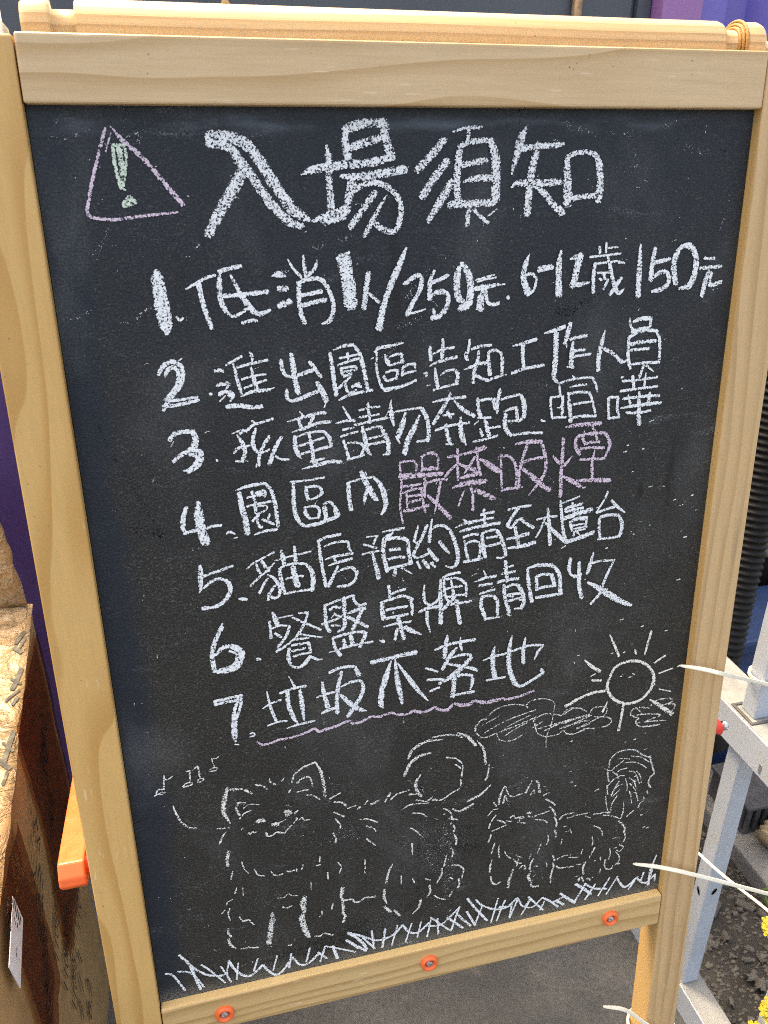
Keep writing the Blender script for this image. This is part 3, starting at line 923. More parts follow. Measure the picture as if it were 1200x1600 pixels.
P 305,3863,18 274,3811,18 240,3766,18
P 337,3846,14 387,3814,35 452,3766,35 474,3750,18
P 220,3733,17 276,3745,31 339,3756,32
P 165,3672,13 235,3693,35 312,3696,35 383,3696,35
P 288,3670,20 300,3591,20 302,3512,20
P 239,3644,14 222,3599,14 205,3552,14
P 317,3639,31 363,3620,31 443,3573,32
P 481,3861,17 485,3742,17 496,3621,17
P 460,3838,17 485,3850,17 534,3845,17 575,3803,17
P 575,3803,21 590,3718,21 585,3640,13
P 492,3628,19 557,3632,19 608,3627,19
P 578,3637,12 633,3632,12
P 574,3920,13 652,3928,25 746,3924,26
P 746,3920,23 772,3848,23 786,3791,23 782,3720,23 746,3653,23 676,3573,9
P 653,3907,23 622,3813,23 604,3723,23 607,3638,23
P 633,3798,19 694,3813,19 766,3817,19
P 628,3756,20 700,3693,32 761,3637,32 822,3594,32
D 794,3705,10 849,3642,10
P 897,3931,24 897,3830,25 894,3702,25 899,3543,25
P 832,3822,11 863,3784,23 902,3759,23
P 965,3806,10 931,3770,19 910,3747,19
P 914,3675,18 977,3637,30 1040,3594,30
P 908,4003,11 996,4010,27 1151,4007,27
P 1089,3999,19 1119,3937,19 1134,3890,19
P 1039,3968,7 1031,3923,22 1049,3883,22
P 1042,3880,20 1093,3890,20 1150,3885,20
P 1001,3940,24 981,3907,24 988,3857,25 1017,3816,25
P 993,3937,24 1074,3944,25 1179,3939,25 1217,3886,25 1221,3843,25 1196,3781,15
P 1014,3851,20 1096,3854,20 1183,3843,21
P 1120,3835,7 1107,3761,19 1115,3645,19
P 1019,3780,19 1102,3776,19 1193,3771,19
P 1007,3637,15 1120,3630,28 1251,3617,29
=rule5
W -1404,3345,23 -1408,3266,30 -1415,3190,17
W -1389,3277,17 -1299,3300,17 -1215,3323,17
W -1396,3201,13 -1348,3237,20 -1297,3248,20 -1255,3224,25 -1240,3173,27 -1263,3119,26 -1305,3082,26 -1351,3067,20 -1411,3068,27
W -1426,3174,9 -1405,3199,9
W -1194,3101,11 -1169,3095,23 -1147,3090,16
W -1132,3293,11 -1094,3323,11 -1035,3350,11 -965,3380,11
W -1075,3320,11 -1066,3277,17 -1051,3250,18
W -1042,3334,16 -1022,3296,23 -1002,3265,23
W -1121,3178,15 -1056,3233,15 -1001,3276,15 -967,3310,9
W -1008,3216,9 -1033,3187,16 -1070,3124,20
W -1013,3240,9 -973,3208,19 -947,3154,19 -947,3104,19 -968,3077,19 -1000,3086,19
W -969,3164,15 -1009,3112,21 -1018,3070,21
W -959,3327,12 -887,3339,12 -739,3359,12
W -920,3388,15 -913,3342,24 -906,3285,24
W -838,3403,16 -837,3308,23
W -938,3253,23 -929,3173,23 -914,3099,23
W -937,3264,20 -916,3282,16 -857,3293,16 -785,3283,16
W -779,3283,16 -742,3228,28 -735,3162,28 -745,3098,28
W -908,3098,15 -828,3105,15 -744,3105,15
W -855,3271,34 -846,3198,34 -833,3139,35
W -902,3196,15 -849,3206,15 -796,3202,15
W -696,3421,19 -639,3442,19 -553,3449,19
W -690,3417,16 -684,3328,22 -672,3219,22 -657,3115,22
W -659,3381,8 -601,3399,15 -541,3402,15 -508,3395,15
W -508,3391,18 -503,3355,18 -490,3328,12
W -656,3295,8 -592,3309,17 -480,3315,17
W -602,3310,18 -589,3276,18
W -637,3252,8 -573,3267,18 -488,3280,18
W -577,3242,15 -607,3181,22 -643,3113,22
W -582,3200,10 -528,3218,18 -487,3216,18 -454,3179,24
W -457,3183,20 -473,3127,20 -518,3100,20 -583,3099,20
W -390,3411,11 -319,3410,11
W -325,3409,15 -347,3361,15
W -408,3363,15 -327,3330,15
W -420,3298,15 -314,3310,15
W -355,3297,15 -337,3211,27 -318,3124,32
W -291,3433,6 -223,3439,18 -150,3442,18
W -223,3421,17 -278,3385,28
W -278,3385,28 -287,3300,28 -277,3233,28 -261,3165,29
W -278,3378,22 -210,3384,22 -154,3374,23 -127,3353,23
W -127,3345,24 -121,3272,24 -107,3197,24
W -245,3308,20 -176,3306,20
W -260,3244,18 -204,3253,19 -149,3246,19
W -247,3182,19 -170,3190,19 -100,3200,19
W -209,3188,24 -216,3130,24
W -170,3179,17 -100,3125,7
W -58,3449,11 -78,3383,18 -85,3348,18
W -89,3348,14 -68,3335,14 -36,3348,14
W -1,3446,21 -36,3363,21 -78,3289,21 -93,3254,22
W -93,3254,16 -72,3233,16 -29,3239,16 13,3255,16
W 6,3286,17 34,3238,25 67,3197,25
W 30,3482,14 20,3407,20 13,3332,26
W 27,3421,18 69,3434,19 111,3429,19 147,3400,19
W 147,3400,18 183,3315,26 206,3216,26 196,3158,27 164,3136,16 121,3153,9
W 80,3328,23 112,3280,23 145,3239,15
W -68,3210,16 -44,3155,16
W -26,3209,25 10,3152,25
W 27,3187,26 56,3150,11
W 238,3458,9 271,3429,19
W 186,3406,6 253,3428,19 339,3436,19
W 275,3425,16 368,3440,16 440,3445,16
W 377,3508,19 387,3405,19
W 356,3474,17 403,3483,17 446,3484,17
W 222,3377,22 311,3392,20 405,3399,20 485,3405,21
W 240,3334,17 291,3347,17 341,3344,18
W 252,3307,19 260,3240,19 280,3162,19
W 263,3291,16 306,3301,16 342,3293,16
W 346,3292,18 358,3235,18 349,3176,18
W 247,3163,19 309,3166,19 371,3170,19
W 367,3338,19 376,3263,27 393,3174,27
W 367,3345,18 413,3362,18 464,3359,18
W 468,3355,25 503,3292,25 537,3175,26
W 471,3165,13 508,3160,14 537,3175,14
W 400,3312,18 473,3314,18
W 391,3253,18 446,3258,18 493,3267,18
W 540,3490,16 613,3500,16 694,3502,16
W 610,3493,23 572,3439,24 537,3384,24
W 537,3384,22 567,3366,22 602,3406,22 639,3417,22
W 624,3419,21 670,3380,21 720,3347,21
W 593,3363,25 607,3295,25 624,3229,26
W 537,3288,13 622,3297,25 688,3309,25
W 550,3223,15 647,3226,26 736,3242,26
W 743,3401,15 810,3409,15 882,3408,15
W 815,3467,19 827,3381,26 844,3213,26
W 796,3399,15 770,3328,15 742,3279,15
W 801,3373,15 877,3293,26 950,3223,26
W 900,3513,15 916,3401,23 934,3294,23 958,3222,23
W 911,3494,12 970,3506,12 1037,3527,12
W 943,3453,20 945,3431,20
W 943,3453,20 988,3463,20 1060,3474,20
W 948,3431,21 1005,3439,21 1066,3444,21
W 990,3489,15 1002,3421,15
W 932,3388,18 1030,3410,32 1132,3425,32
W 932,3384,26 993,3396,26 1067,3418,26
W 980,3356,20 1040,3372,27 1102,3370,28
W 980,3349,20 999,3294,20
W 1098,3365,17 1099,3305,17
W 997,3328,14 1089,3332,14
W 1003,3301,14 1098,3313,14
W 1008,3285,12 1092,3294,12
W 1015,3284,17 1010,3251,17
W 1031,3282,14 1056,3257,14
W 951,3216,28 1050,3234,28 1156,3264,28
W 926,3173,9 960,3192,9
W 1238,3541,15 1216,3487,15 1165,3403,15
W 1169,3401,18 1237,3418,18 1306,3429,18
W 1271,3474,20 1314,3428,20 1373,3382,12
W 1192,3355,20 1194,3279,20 1211,3208,20
W 1191,3363,23 1248,3375,23 1327,3366,23
W 1332,3362,20 1360,3305,27 1358,3244,27 1345,3211,27
W 1191,3210,17 1270,3208,17 1345,3211,17
=rule6
W -1308,2926,21 -1350,2855,27 -1378,2785,28 -1388,2711,28 -1380,2623,28
W -1366,2738,14 -1317,2783,28 -1258,2781,35 -1215,2744,42 -1212,2698,42 -1243,2642,42 -1304,2625,47 -1370,2621,28
W -1280,2754,15 -1243,2726,15 -1247,2673,16 -1290,2635,16
W -1336,2904,11 -1306,2948,11
W -1114,2671,23 -1092,2663,13
W -997,2979,18 -984,2933,29 -973,2890,29
W -964,2936,10 -917,2941,10 -873,2942,10
W -1021,2920,17 -1019,2856,17 -1019,2803,17
W -1011,2870,13 -954,2884,13 -901,2872,13
W -898,2868,18 -925,2804,18 -980,2733,19
W -993,2833,17 -952,2801,17
W -836,2952,13 -779,2951,13
W -779,2951,17 -799,2890,17 -843,2814,17 -901,2755,17 -991,2704,17
W -877,2928,15 -812,2885,16 -703,2817,16
W -837,2806,13 -777,2785,13 -699,2761,13
W -873,2773,16 -784,2771,16
W -892,2734,17 -786,2737,17
W -786,2737,22 -778,2682,22
W -894,2692,16 -808,2702,16
W -886,2653,16 -831,2663,16 -772,2665,16
W -910,2718,20 -917,2642,26 -897,2585,20 -856,2570,18 -821,2588,26 -777,2639,26
W -770,2634,19 -737,2609,19 -699,2605,6
W -672,2980,18 -669,2909,23 -662,2824,23 -642,2795,23
W -676,2981,17 -624,2996,17 -572,3011,17
W -640,2950,19 -612,2964,19 -571,2955,19
W -548,3019,26 -547,2944,26 -547,2860,26 -555,2808,26 -594,2787,13
W -545,3014,17 -486,3029,17
W -486,3029,19 -480,2987,19 -447,2952,19 -408,2958,19
W -635,2889,7 -610,2919,7
W -610,2915,17 -574,2880,17
W -692,2852,16 -622,2868,16 -559,2893,16
W -634,2834,13 -576,2825,13
W -525,2903,10 -475,2918,26 -409,2924,26
W -434,2916,25 -464,2848,25 -497,2788,25
W -529,2881,22 -471,2842,22 -399,2789,22
W -631,2747,15 -613,2663,24 -583,2611,24
W -627,2744,19 -543,2760,19 -466,2764,19 -414,2754,19
W -410,2752,24 -429,2704,24 -455,2654,24
W -559,2720,25 -550,2665,25
W -512,2748,28 -500,2676,28
W -656,2643,9 -553,2665,16 -462,2674,16 -369,2678,16
W -319,2679,15 -291,2667,24
W -256,3060,22 -250,3015,22 -247,2969,22
W -239,3002,17 -200,3015,17 -147,3023,18
W -314,2952,9 -243,2965,20 -180,2978,21 -137,2969,21 -98,2944,21
W -116,2954,25 -102,2895,21 -102,2833,21
W -300,2942,29 -301,2893,29 -292,2830,30
W -276,2893,19 -209,2899,19 -134,2899,19
W -281,2833,19 -210,2837,19 -131,2844,19
W -231,2875,9 -227,2859,9
W -199,2836,27 -182,2767,27 -158,2666,27
W -293,2776,9 -210,2787,16 -110,2788,16
W -204,2751,21 -219,2671,21
W -150,2751,30 -103,2716,30 -41,2683,11
D -73,2990,16 -55,2934,16 -44,2887,16
W -19,3036,10 -23,2960,19 -12,2909,19 21,2889,19 57,2903,19 82,2930,19
W -55,2850,18 6,2868,24 79,2869,24
W -1,2842,23 -1,2772,23 21,2690,8
W 92,3059,13 90,2945,28 94,2867,29 95,2738,29
W 107,3068,18 157,3088,18 223,3091,18
W 114,3063,19 119,2956,19 148,2890,20
W 114,3052,18 179,3058,18 231,3040,18
W 231,3040,19 264,2997,20 270,2912,14
W 161,3046,12 173,2987,21 181,2932,21
W 126,2986,16 180,2993,16 239,2993,17
W 137,2926,18 188,2931,18 255,2929,18
W 188,2923,24 152,2882,24 105,2838,24
W 152,2870,18 219,2872,18 304,2874,18
W 200,2894,27 212,2811,27 228,2722,28
W 384,3085,8 404,3036,18
W 319,3009,6 386,3027,20 471,3035,20
W 357,2981,18 446,2982,18
W 362,2922,18 410,2931,18 466,2939,18
W 378,2897,18 372,2835,26 392,2769,26 408,2727,26
W 381,2896,18 426,2898,18 464,2889,18
W 464,2889,23 488,2842,23 491,2750,23
W 412,2730,16 503,2729,16
W 535,3134,24 541,3068,24 551,2986,25
W 525,3082,15 589,3094,15
W 508,3045,17 605,3050,17
W 484,2987,21 551,2997,21 630,2996,22
W 530,2961,25 540,2866,25 575,2754,25
W 549,2943,18 590,2957,18 628,2948,19
W 632,2944,26 666,2880,27 676,2815,27 659,2774,27
W 609,2777,14 662,2773,14
W 555,2888,17 662,2885,17
W 559,2879,14 601,2869,14
W 560,2836,17 655,2850,17
W 648,2835,13 676,2827,13
W 560,2744,11 584,2725,11 591,2736,11
W 696,3052,20 704,2969,26 719,2881,27 738,2807,27
W 696,3059,19 752,3072,26 852,3063,26 892,3042,26
W 892,3042,22 927,2979,28 942,2850,29
W 764,2836,22 857,2836,22 955,2840,22
W 760,2993,23 769,2890,24
W 760,2993,20 809,3002,20 864,2991,20
W 868,2990,27 895,2920,27
W 768,2902,20 838,2908,20 908,2906,21
W 1001,3094,22 994,3025,28 1013,2971,17 1053,2954,29 1084,2966,29
W 1066,3055,22 1073,2951,29 1079,2871,29 1105,2787,29
W 1167,3116,11 1150,3036,27 1131,2968,27
W 1158,3035,16 1220,3047,16 1328,3039,16
W 1328,3039,10 1291,2963,19 1258,2871,19 1232,2794,20 1173,2729,20
W 1140,2899,14 1228,2843,37 1323,2773,45 1427,2705,37 1492,2675,21
=rule7
W -1401,2410,20 -1321,2419,20 -1230,2426,20
W -1397,2386,19 -1329,2393,19 -1262,2393,19
W -1394,2413,21 -1397,2382,22
W -1230,2426,19 -1246,2338,19 -1272,2271,19
W -1247,2422,22 -1281,2329,22 -1300,2252,22
W -1281,2289,37 -1294,2211,37 -1297,2130,37 -1293,2089,11
W -1301,2070,9 -1274,2064,9
W -1197,2131,12 -1176,2135,12 -1171,2114,12 -1199,2107,12
W -1070,2426,7 -1057,2320,19 -1026,2201,19
W -1106,2305,7 -1049,2334,15 -986,2349,15
W -1080,2170,13 -1017,2187,14 -954,2186,14
W -925,2515,7 -891,2434,16
W -986,2399,18 -920,2419,18 -819,2425,18
W -941,2403,27 -937,2298,27 -911,2204,27 -886,2150,12
D -900,2152,23 -905,2116,23
W -858,2404,18 -850,2298,33 -842,2166,11
W -957,2130,9 -879,2144,15 -772,2152,15
W -710,2435,13 -703,2345,29 -679,2235,29
W -754,2326,8 -643,2346,14
W -724,2202,15 -641,2221,15
P -1157,2062,11 -1124,2035,18 -1068,2036,18 -1011,2054,18 -969,2050,18 -891,2060,18 -833,2073,18 -782,2093,18 -748,2065,19 -704,2074,19 -654,2077,19
W -710,2439,15 -703,2345,26 -683,2235,26
W -750,2329,14 -685,2346,14 -621,2348,14
W -724,2202,17 -684,2219,17 -633,2226,17
W -662,2498,21 -601,2520,21 -537,2523,21 -495,2514,21
W -491,2513,23 -468,2449,32
W -581,2492,21 -606,2392,27 -620,2281,27 -621,2183,28
W -585,2381,11 -527,2403,20 -469,2405,20 -448,2394,20
W -448,2394,21 -442,2340,28 -466,2270,28 -504,2219,28 -550,2145,28
W -594,2318,17 -539,2250,35 -483,2191,36 -422,2163,8
W -380,2523,30 -293,2533,30 -206,2542,31 -75,2552,31
W -247,2513,12 -281,2410,37 -312,2301,37 -321,2203,39 -307,2163,9
W -221,2533,9 -208,2381,33 -188,2254,33 -174,2176,21
W -203,2490,9 -142,2386,28 -61,2256,28 7,2165,8
P -826,2072,18 -775,2091,18 -748,2061,19 -690,2071,19 -624,2084,19 -544,2106,19 -515,2080,19 -457,2085,19 -390,2111,19 -331,2100,19 -256,2116,19 -197,2092,19 -129,2088,19 -99,2103,19 -31,2082,19 22,2090,19 60,2108,19
W 143,2643,17 129,2569,31 122,2481,31
W 55,2548,15 133,2572,22 215,2580,22 336,2583,22
W 233,2617,8 234,2560,20 246,2510,9
W 208,2540,16 164,2490,31 108,2393,24
W 179,2472,13 239,2482,20 300,2472,21 316,2449,21
W 308,2446,27 248,2386,38 181,2331,38 86,2285,21
W 134,2430,13 218,2404,22 302,2373,22 357,2343,23
W -8,2421,17 33,2402,17 74,2378,17
W 3,2328,19 109,2317,19
W 22,2238,18 86,2256,18
W 192,2321,32 189,2238,32 183,2163,32
W 204,2319,21 257,2327,21 319,2312,21
W 319,2308,24 324,2256,24 309,2200,11
W 167,2174,11 252,2180,19 337,2180,20
P -122,2091,19 -99,2103,19 -46,2081,19 15,2087,19 53,2105,19 83,2083,19 145,2067,28 191,2110,20 238,2089,28 308,2085,28 339,2105,20 410,2079,30 497,2081,30 552,2088,20 576,2075,20 656,2078,20 720,2093,20 784,2108,20
W 479,2509,8 466,2442,34 473,2340,34 487,2267,34
W 397,2415,10 470,2433,18 563,2442,18 656,2465,18 734,2477,18 834,2466,18
W 834,2457,16 800,2421,23 775,2362,10
W 601,2572,11 585,2472,34 585,2364,34 605,2268,35 644,2184,35
W 636,2190,22 684,2164,22 763,2198,22 849,2243,22
W 828,2273,25 849,2248,25
W 700,2541,16 688,2447,28 693,2346,28
W 425,2254,16 491,2257,16 562,2258,16
=cloud_drawing
C 356,1844,17 359,1888,20 398,1933,20 437,1935,20
C 433,1944,13 491,1995,13 562,2019,13 650,2018,13 732,1990,13 745,1970,13
C 732,1995,12 771,2027,12 853,2028,12 919,2005,12 959,1967,12
C 356,1844,12 393,1797,12 441,1785,12 513,1805,12
C 513,1810,12 539,1746,12 589,1723,12 654,1724,12 718,1756,12
C 399,1889,10 525,1940,10
C 408,1816,12 527,1874,12 647,1913,12 808,1946,12
C 541,1809,10 624,1855,10 769,1908,10
C 541,1809,14 698,1850,14 811,1883,14
C 583,1774,12 666,1820,12 747,1850,12
C 805,1830,12 796,1859,12 843,1890,12 917,1894,12 1011,1859,12
C 1011,1859,11 1050,1901,11 1125,1905,11 1204,1864,11
C 782,1794,12 871,1840,12
C 805,1830,14 826,1754,14 886,1706,14 987,1704,14 1027,1729,14
C 1027,1733,12 1072,1693,12 1132,1686,12 1207,1703,13
C 824,1781,10 1022,1807,11 1232,1831,11
C 879,1757,16 1031,1801,16 1232,1822,16
C 954,1981,9 938,1823,9 903,1702,9 904,1610,9
C 1001,1752,16 1117,1771,16 1235,1781,16
C 1137,1726,16 1238,1748,16
C 1027,1869,12 1092,1902,12 1159,1895,12 1204,1859,12
C 1235,1840,12 1262,1880,12 1356,1872,12 1372,1842,12 1346,1792,13 1268,1802,12
C 1032,1787,12 1114,1812,12 1232,1831,12
C 1034,1750,12 1158,1791,12 1250,1819,12
C 1137,1731,14 1245,1765,14 1328,1795,14
C 1328,1795,13 1399,1768,13 1415,1733,13 1387,1706,13 1340,1701,13
C 1035,1732,12 1063,1694,12 1123,1683,12 1206,1713,13 1284,1702,13
C 1720,1797,16 1621,1819,16 1571,1796,16 1574,1759,16 1639,1724,16
C 1639,1724,18 1620,1690,18 1656,1646,18 1737,1635,19 1826,1632,19
C 1628,1749,13 1744,1737,13 1827,1712,13 1757,1692,13 1688,1677,13 1787,1668,13 1878,1655,13
C 1622,1805,13 1672,1750,13
C 1736,1812,15 1776,1846,15 1847,1852,15 1902,1838,15 1905,1809,15 1852,1800,15
C 1862,1799,15 1930,1791,15 1938,1757,15 1915,1724,15
=sun_drawing
Y 1371,2103,24 1407,2185,24 1488,2219,24 1591,2211,24 1674,2158,25 1724,2087,25 1732,2014,25 1713,1945,25 1650,1883,25 1573,1860,25 1503,1873,25 1421,1924,25 1372,1996,25 1359,2052,24 1371,2103,24
Y 1683,2147,16 1734,2076,16 1744,1985,16
Y 1345,2462,12 1390,2369,20 1432,2276,21
Y 1557,2313,17 1568,2267,17
Y 1672,2442,21 1654,2345,21 1638,2256,12
Y 1724,2176,18 1810,2222,18
Y 1773,2081,14 1884,2105,14
Y 1923,2112,13 1940,2118,13
Y 1788,1945,11 1889,1906,11
Y 1721,1866,15 1808,1799,35 1922,1704,35
Y 1164,2290,10 1218,2233,27 1289,2178,28
Y 1232,2113,21 1304,2101,21
Y 1036,1931,30 1145,1982,26 1252,2008,26 1345,2009,26
Y 1370,1910,9 1338,1830,20
Y 1503,1868,23 1498,1782,23 1484,1641,24
Y 1220,2150,9 1257,2166,9
Y 1455,2110,9 1471,2108,9
Y 1553,2116,9 1571,2106,9
=music_notes
C -1764,1921,13 -1775,1815,13
C -1765,1917,10 -1757,1890,10 -1730,1893,10 -1712,1908,10
C -1772,1814,13 -1808,1822,13 -1825,1792,13 -1796,1782,13 -1767,1796,13
C -1840,1779,12 -1787,1797,12
C -1603,1920,13 -1605,1837,13
C -1623,1926,12 -1586,1929,12 -1550,1951,12
C -1547,1946,16 -1544,1908,16 -1541,1865,16
C -1658,1815,12 -1629,1834,12 -1595,1835,12 -1603,1816,12 -1651,1809,12
C -1556,1848,12 -1521,1853,12 -1527,1833,12 -1558,1827,12 -1549,1850,12
C -1454,1993,10 -1451,1955,10 -1443,1924,10
C -1453,1989,10 -1431,1988,10 -1411,1998,10
C -1480,1899,10 -1465,1916,10 -1430,1916,11 -1439,1898,11 -1477,1894,10
C -1730,1678,11 -1718,1615,17 -1692,1540,17 -1649,1486,17 -1598,1469,8
=dog_drawing
C -1376,1741,20 -1400,1656,39 -1415,1564,39 -1399,1507,28 -1379,1450,8
C -1357,1724,20 -1294,1715,20 -1254,1693,20 -1217,1663,20
C -1191,1727,20 -1153,1714,20 -1116,1680,20
C -1100,1759,16 -1088,1722,16 -1061,1703,16
C -994,1749,6 -1019,1716,14
C -956,1646,6 -976,1619,21
C -950,1697,17 -929,1753,17 -868,1801,17 -784,1826,17
C -780,1821,14 -748,1732,29 -734,1633,29 -729,1534,29
C -918,1681,17 -880,1712,17 -836,1718,17 -816,1677,18 -813,1632,18
C -918,1611,13 -878,1615,13 -838,1613,13
C -855,1571,13 -815,1562,13 -765,1515,13
C -1320,1608,23 -1331,1562,23 -1314,1510,24
C -1320,1608,14 -1288,1609,14 -1268,1600,14
C -1285,1560,11 -1241,1581,11 -1178,1565,6
C -1316,1479,14 -1281,1516,14 -1237,1532,14
D -1292,1553,16 -1275,1602,16
C -1010,1472,32 -975,1455,48 -1004,1444,48
C -1209,1428,24 -1172,1433,48 -1151,1424,24
D -1230,1428,24 -1194,1433,24
C -1103,1385,24 -1074,1379,48 -1052,1383,21
C -1147,1323,21 -1145,1305,21
C -1150,1329,13 -1142,1295,13 -1109,1292,13 -1071,1314,13 -1028,1291,13 -997,1324,13 -958,1361,13
C -1071,1310,16 -1021,1292,16
C -958,1361,11 -938,1383,11 -937,1406,11 -920,1379,11 -897,1396,11 -883,1371,11 -846,1367,11
C -1052,1387,8 -1007,1408,8
C -946,1444,16 -921,1461,16
C -1000,1519,10 -978,1518,10
C -1272,1344,10 -1257,1358,10 -1259,1336,10 -1235,1358,10 -1233,1344,10 -1211,1348,10
C -1312,1389,11 -1298,1404,11
C -1472,1431,14 -1388,1418,14
C -1412,1391,9 -1444,1349,17 -1462,1299,17
C -698,1505,15 -619,1538,15
C -666,1471,20 -616,1455,20 -583,1418,20
C -578,1397,12 -509,1408,12
C -505,1373,18 -489,1390,18
C -452,1403,10 -429,1434,18
C -412,1394,20 -348,1414,20
C -308,1391,15 -269,1458,25
C -267,1403,15 -220,1440,15 -132,1455,15
C -132,1418,18 -79,1412,18
C -675,1388,15 -603,1334,15
C -666,1327,15 -634,1272,15 -635,1241,15
C -688,1208,15 -669,1161,15 -674,1120,15
C -490,1283,15 -433,1274,15 -369,1231,15
C -446,1216,13 -400,1189,13 -377,1155,13
C -448,1101,15 -386,1029,16
C -104,1250,13 -44,1234,13 -2,1196,13
C -123,1124,13 -75,1077,13 -39,1021,13
C -111,977,13 -112,904,13
C -136,1727,25 -101,1793,25 -8,1840,25 108,1833,12
C 38,1864,17 131,1866,17 214,1850,18 259,1821,18
C 219,1868,15 297,1820,30 358,1735,31
C 370,1773,13 420,1689,23 438,1562,23
C 466,1556,10 456,1461,21 439,1423,21
C 483,1371,11 405,1303,24 307,1265,24
C 192,1223,16 247,1189,24 351,1230,24
C -166,1585,30 -125,1678,30 -55,1730,30 27,1740,12
C -49,1574,15 -85,1507,30 -73,1436,31 -44,1388,31
D -126,1543,38 -91,1481,38 -32,1454,38
D -56,1459,31 -8,1394,31
C -80,1357,18 -8,1331,18 40,1355,18
C 40,1330,16 112,1318,16 184,1359,16 250,1393,16 255,1462,16
C 145,1674,15 216,1648,15 263,1584,15 257,1475,16
C 211,1602,13 254,1559,13
D 40,1341,21 136,1306,21 221,1266,21
D 136,1278,26 258,1243,26
C 125,1238,16 174,1198,16 193,1122,16
C 168,1139,16 236,1112,16
C -186,1301,10 -115,1327,18 16,1312,10
C 181,1093,19 210,1053,19 206,1015,19
C 200,997,22 226,940,22 224,889,22
C 131,1187,18 133,1185,18
C -1407,1231,27 -1423,1171,27 -1424,1107,28
C -1329,1116,11 -1316,1052,11 -1290,1010,12
C -1248,1033,13 -1226,977,13 -1183,957,13
C -1136,983,13 -1109,943,13 -1056,943,13
C -1029,960,17 -1003,949,17 -973,955,17
C -957,963,12 -960,938,12
C -910,987,12 -924,948,12
C -1396,1054,13 -1413,983,13
C -1380,904,7 -1397,856,22
C -1415,811,7 -1450,794,12 -1465,764,12
C -1442,736,12 -1456,689,12 -1446,628,12
C -1502,702,8 -1473,732,8
C -788,1032,12 -795,982,12
C -817,959,12 -786,958,12
C -740,877,12 -738,818,12
C -687,1215,12 -668,1163,12 -672,1122,12
C -862,811,9 -865,744,9
C -1339,888,8 -1341,822,8
C -1107,735,10 -1062,728,10 -1030,751,10 -1000,729,10 -963,719,10
C -1074,643,17 -1044,630,17 -990,640,10
C -1152,613,26 -1154,536,52
C -1381,639,12 -1358,598,12 -1320,597,12 -1303,568,12
C -446,1103,12 -387,1029,12
C -661,942,12 -639,896,12 -655,847,12
C -743,876,10 -739,811,10
C -465,919,13 -468,800,13
C -115,981,13 -109,880,13
C 184,869,15 203,827,15 193,784,15
C 150,804,15 131,707,15
C 116,693,18 112,633,18 77,566,18
C 191,707,15 247,690,16 288,643,16
C 288,637,18 274,561,18
C 249,561,22 257,522,22 245,476,23
C 197,451,20 177,407,20
C 57,451,16 98,413,16 144,391,16
C -13,631,15 27,606,15
C 19,560,20 25,497,20 2,453,20
C -261,830,11 -291,772,21 -312,670,22
C -325,611,24 -332,543,30 -311,476,13
C -331,451,31 -283,384,31
C -255,393,24 -214,332,24
C -51,437,25 -64,372,20 -114,323,11
C -198,713,15 -199,629,15
C -112,660,15 -97,614,15
C -637,702,38 -649,621,30
C -654,623,19 -627,585,19 -570,580,19 -552,547,19 -513,543,19 -474,566,19 -397,560,19
C -650,616,21 -638,552,30 -640,468,30 -627,440,30 -643,383,30
C -713,573,15 -724,527,15
C 177,592,13 208,566,13
C -1149,609,22 -1157,537,48 -1174,452,48 -1193,336,48
C -910,707,35 -928,643,52 -923,587,52
C -916,570,17 -943,517,53 -938,446,53 -919,369,53 -898,312,30
C -859,309,16 -819,299,16 -787,316,16 -724,280,16
C -1466,556,12 -1469,516,22 -1453,477,22
C -1470,461,21 -1463,404,29 -1425,353,10
C -1392,345,12 -1347,340,12 -1334,352,12
C -1331,338,16 -1271,323,16
C -1381,637,12 -1358,591,12 -1321,591,12 -1283,535,12
C -797,532,12 -798,503,12 -819,483,12
C -1053,280,18 -1032,277,18
=grass_drawing
W -1819,407,19 -1759,301,22 -1730,169,22 -1705,46,22
W -1754,291,18 -1706,228,18 -1640,166,18 -1558,133,18 -1515,136,18
W -1927,266,16 -1883,241,16 -1844,156,17 -1811,71,17
W -1845,262,15 -1777,236,15 -1734,187,15 -1679,63,15
W -1678,276,14 -1613,191,14 -1528,57,14
W -1545,219,14 -1485,52,14
W -1487,259,19 -1457,176,20 -1413,105,20 -1354,70,20 -1303,96,20 -1249,147,20
W -1487,259,14 -1509,134,14
W -1423,216,13 -1444,64,13
W -1282,218,14 -1317,109,14
W -1249,147,19 -1205,66,19 -1157,23,19 -1105,53,19 -1043,143,19
W -1143,203,13 -1179,75,13
W -1040,192,17 -1060,64,17
W -1029,156,19 -989,77,19 -939,58,19 -887,88,19 -833,139,19
W -900,209,14 -932,84,15
W -839,149,17 -778,72,18
W -786,192,15 -830,54,15
W -779,190,15 -678,136,15 -563,71,15
W -728,175,23 -701,49,24
W -624,204,21 -536,102,21
W -625,206,21 -559,136,21 -481,60,21
W -612,275,23 -546,205,23 -502,141,23 -475,74,24
W -612,278,18 -500,207,18 -398,140,18 -316,139,18 -246,171,18 -192,233,18
W -500,192,16 -411,62,16
W -432,242,16 -417,64,16
W -326,235,18 -353,60,18
W -233,241,13 -280,54,13
W -192,233,18 -140,148,19 -69,128,19 14,194,19
W -122,228,13 -171,60,13
W -45,218,13 -76,70,13
W 38,239,13 2,55,13
W 32,241,16 98,163,16 195,60,16
W 85,211,16 92,59,16
W 14,157,16 110,145,16 181,199,16 265,283,16
W 259,282,16 195,60,16
W 163,204,19 292,63,19
W 248,211,19 291,146,19
W 324,345,19 387,239,19 489,83,19
W 320,220,16 391,66,22
W 303,135,19 354,68,19
W 448,245,14 390,73,14
W 391,317,17 448,245,18 548,180,18 635,172,18 697,193,18
W 576,282,14 521,52,14
W 632,248,14 570,61,14
W 691,179,14 676,69,14
D -224,45,21 -58,42,21
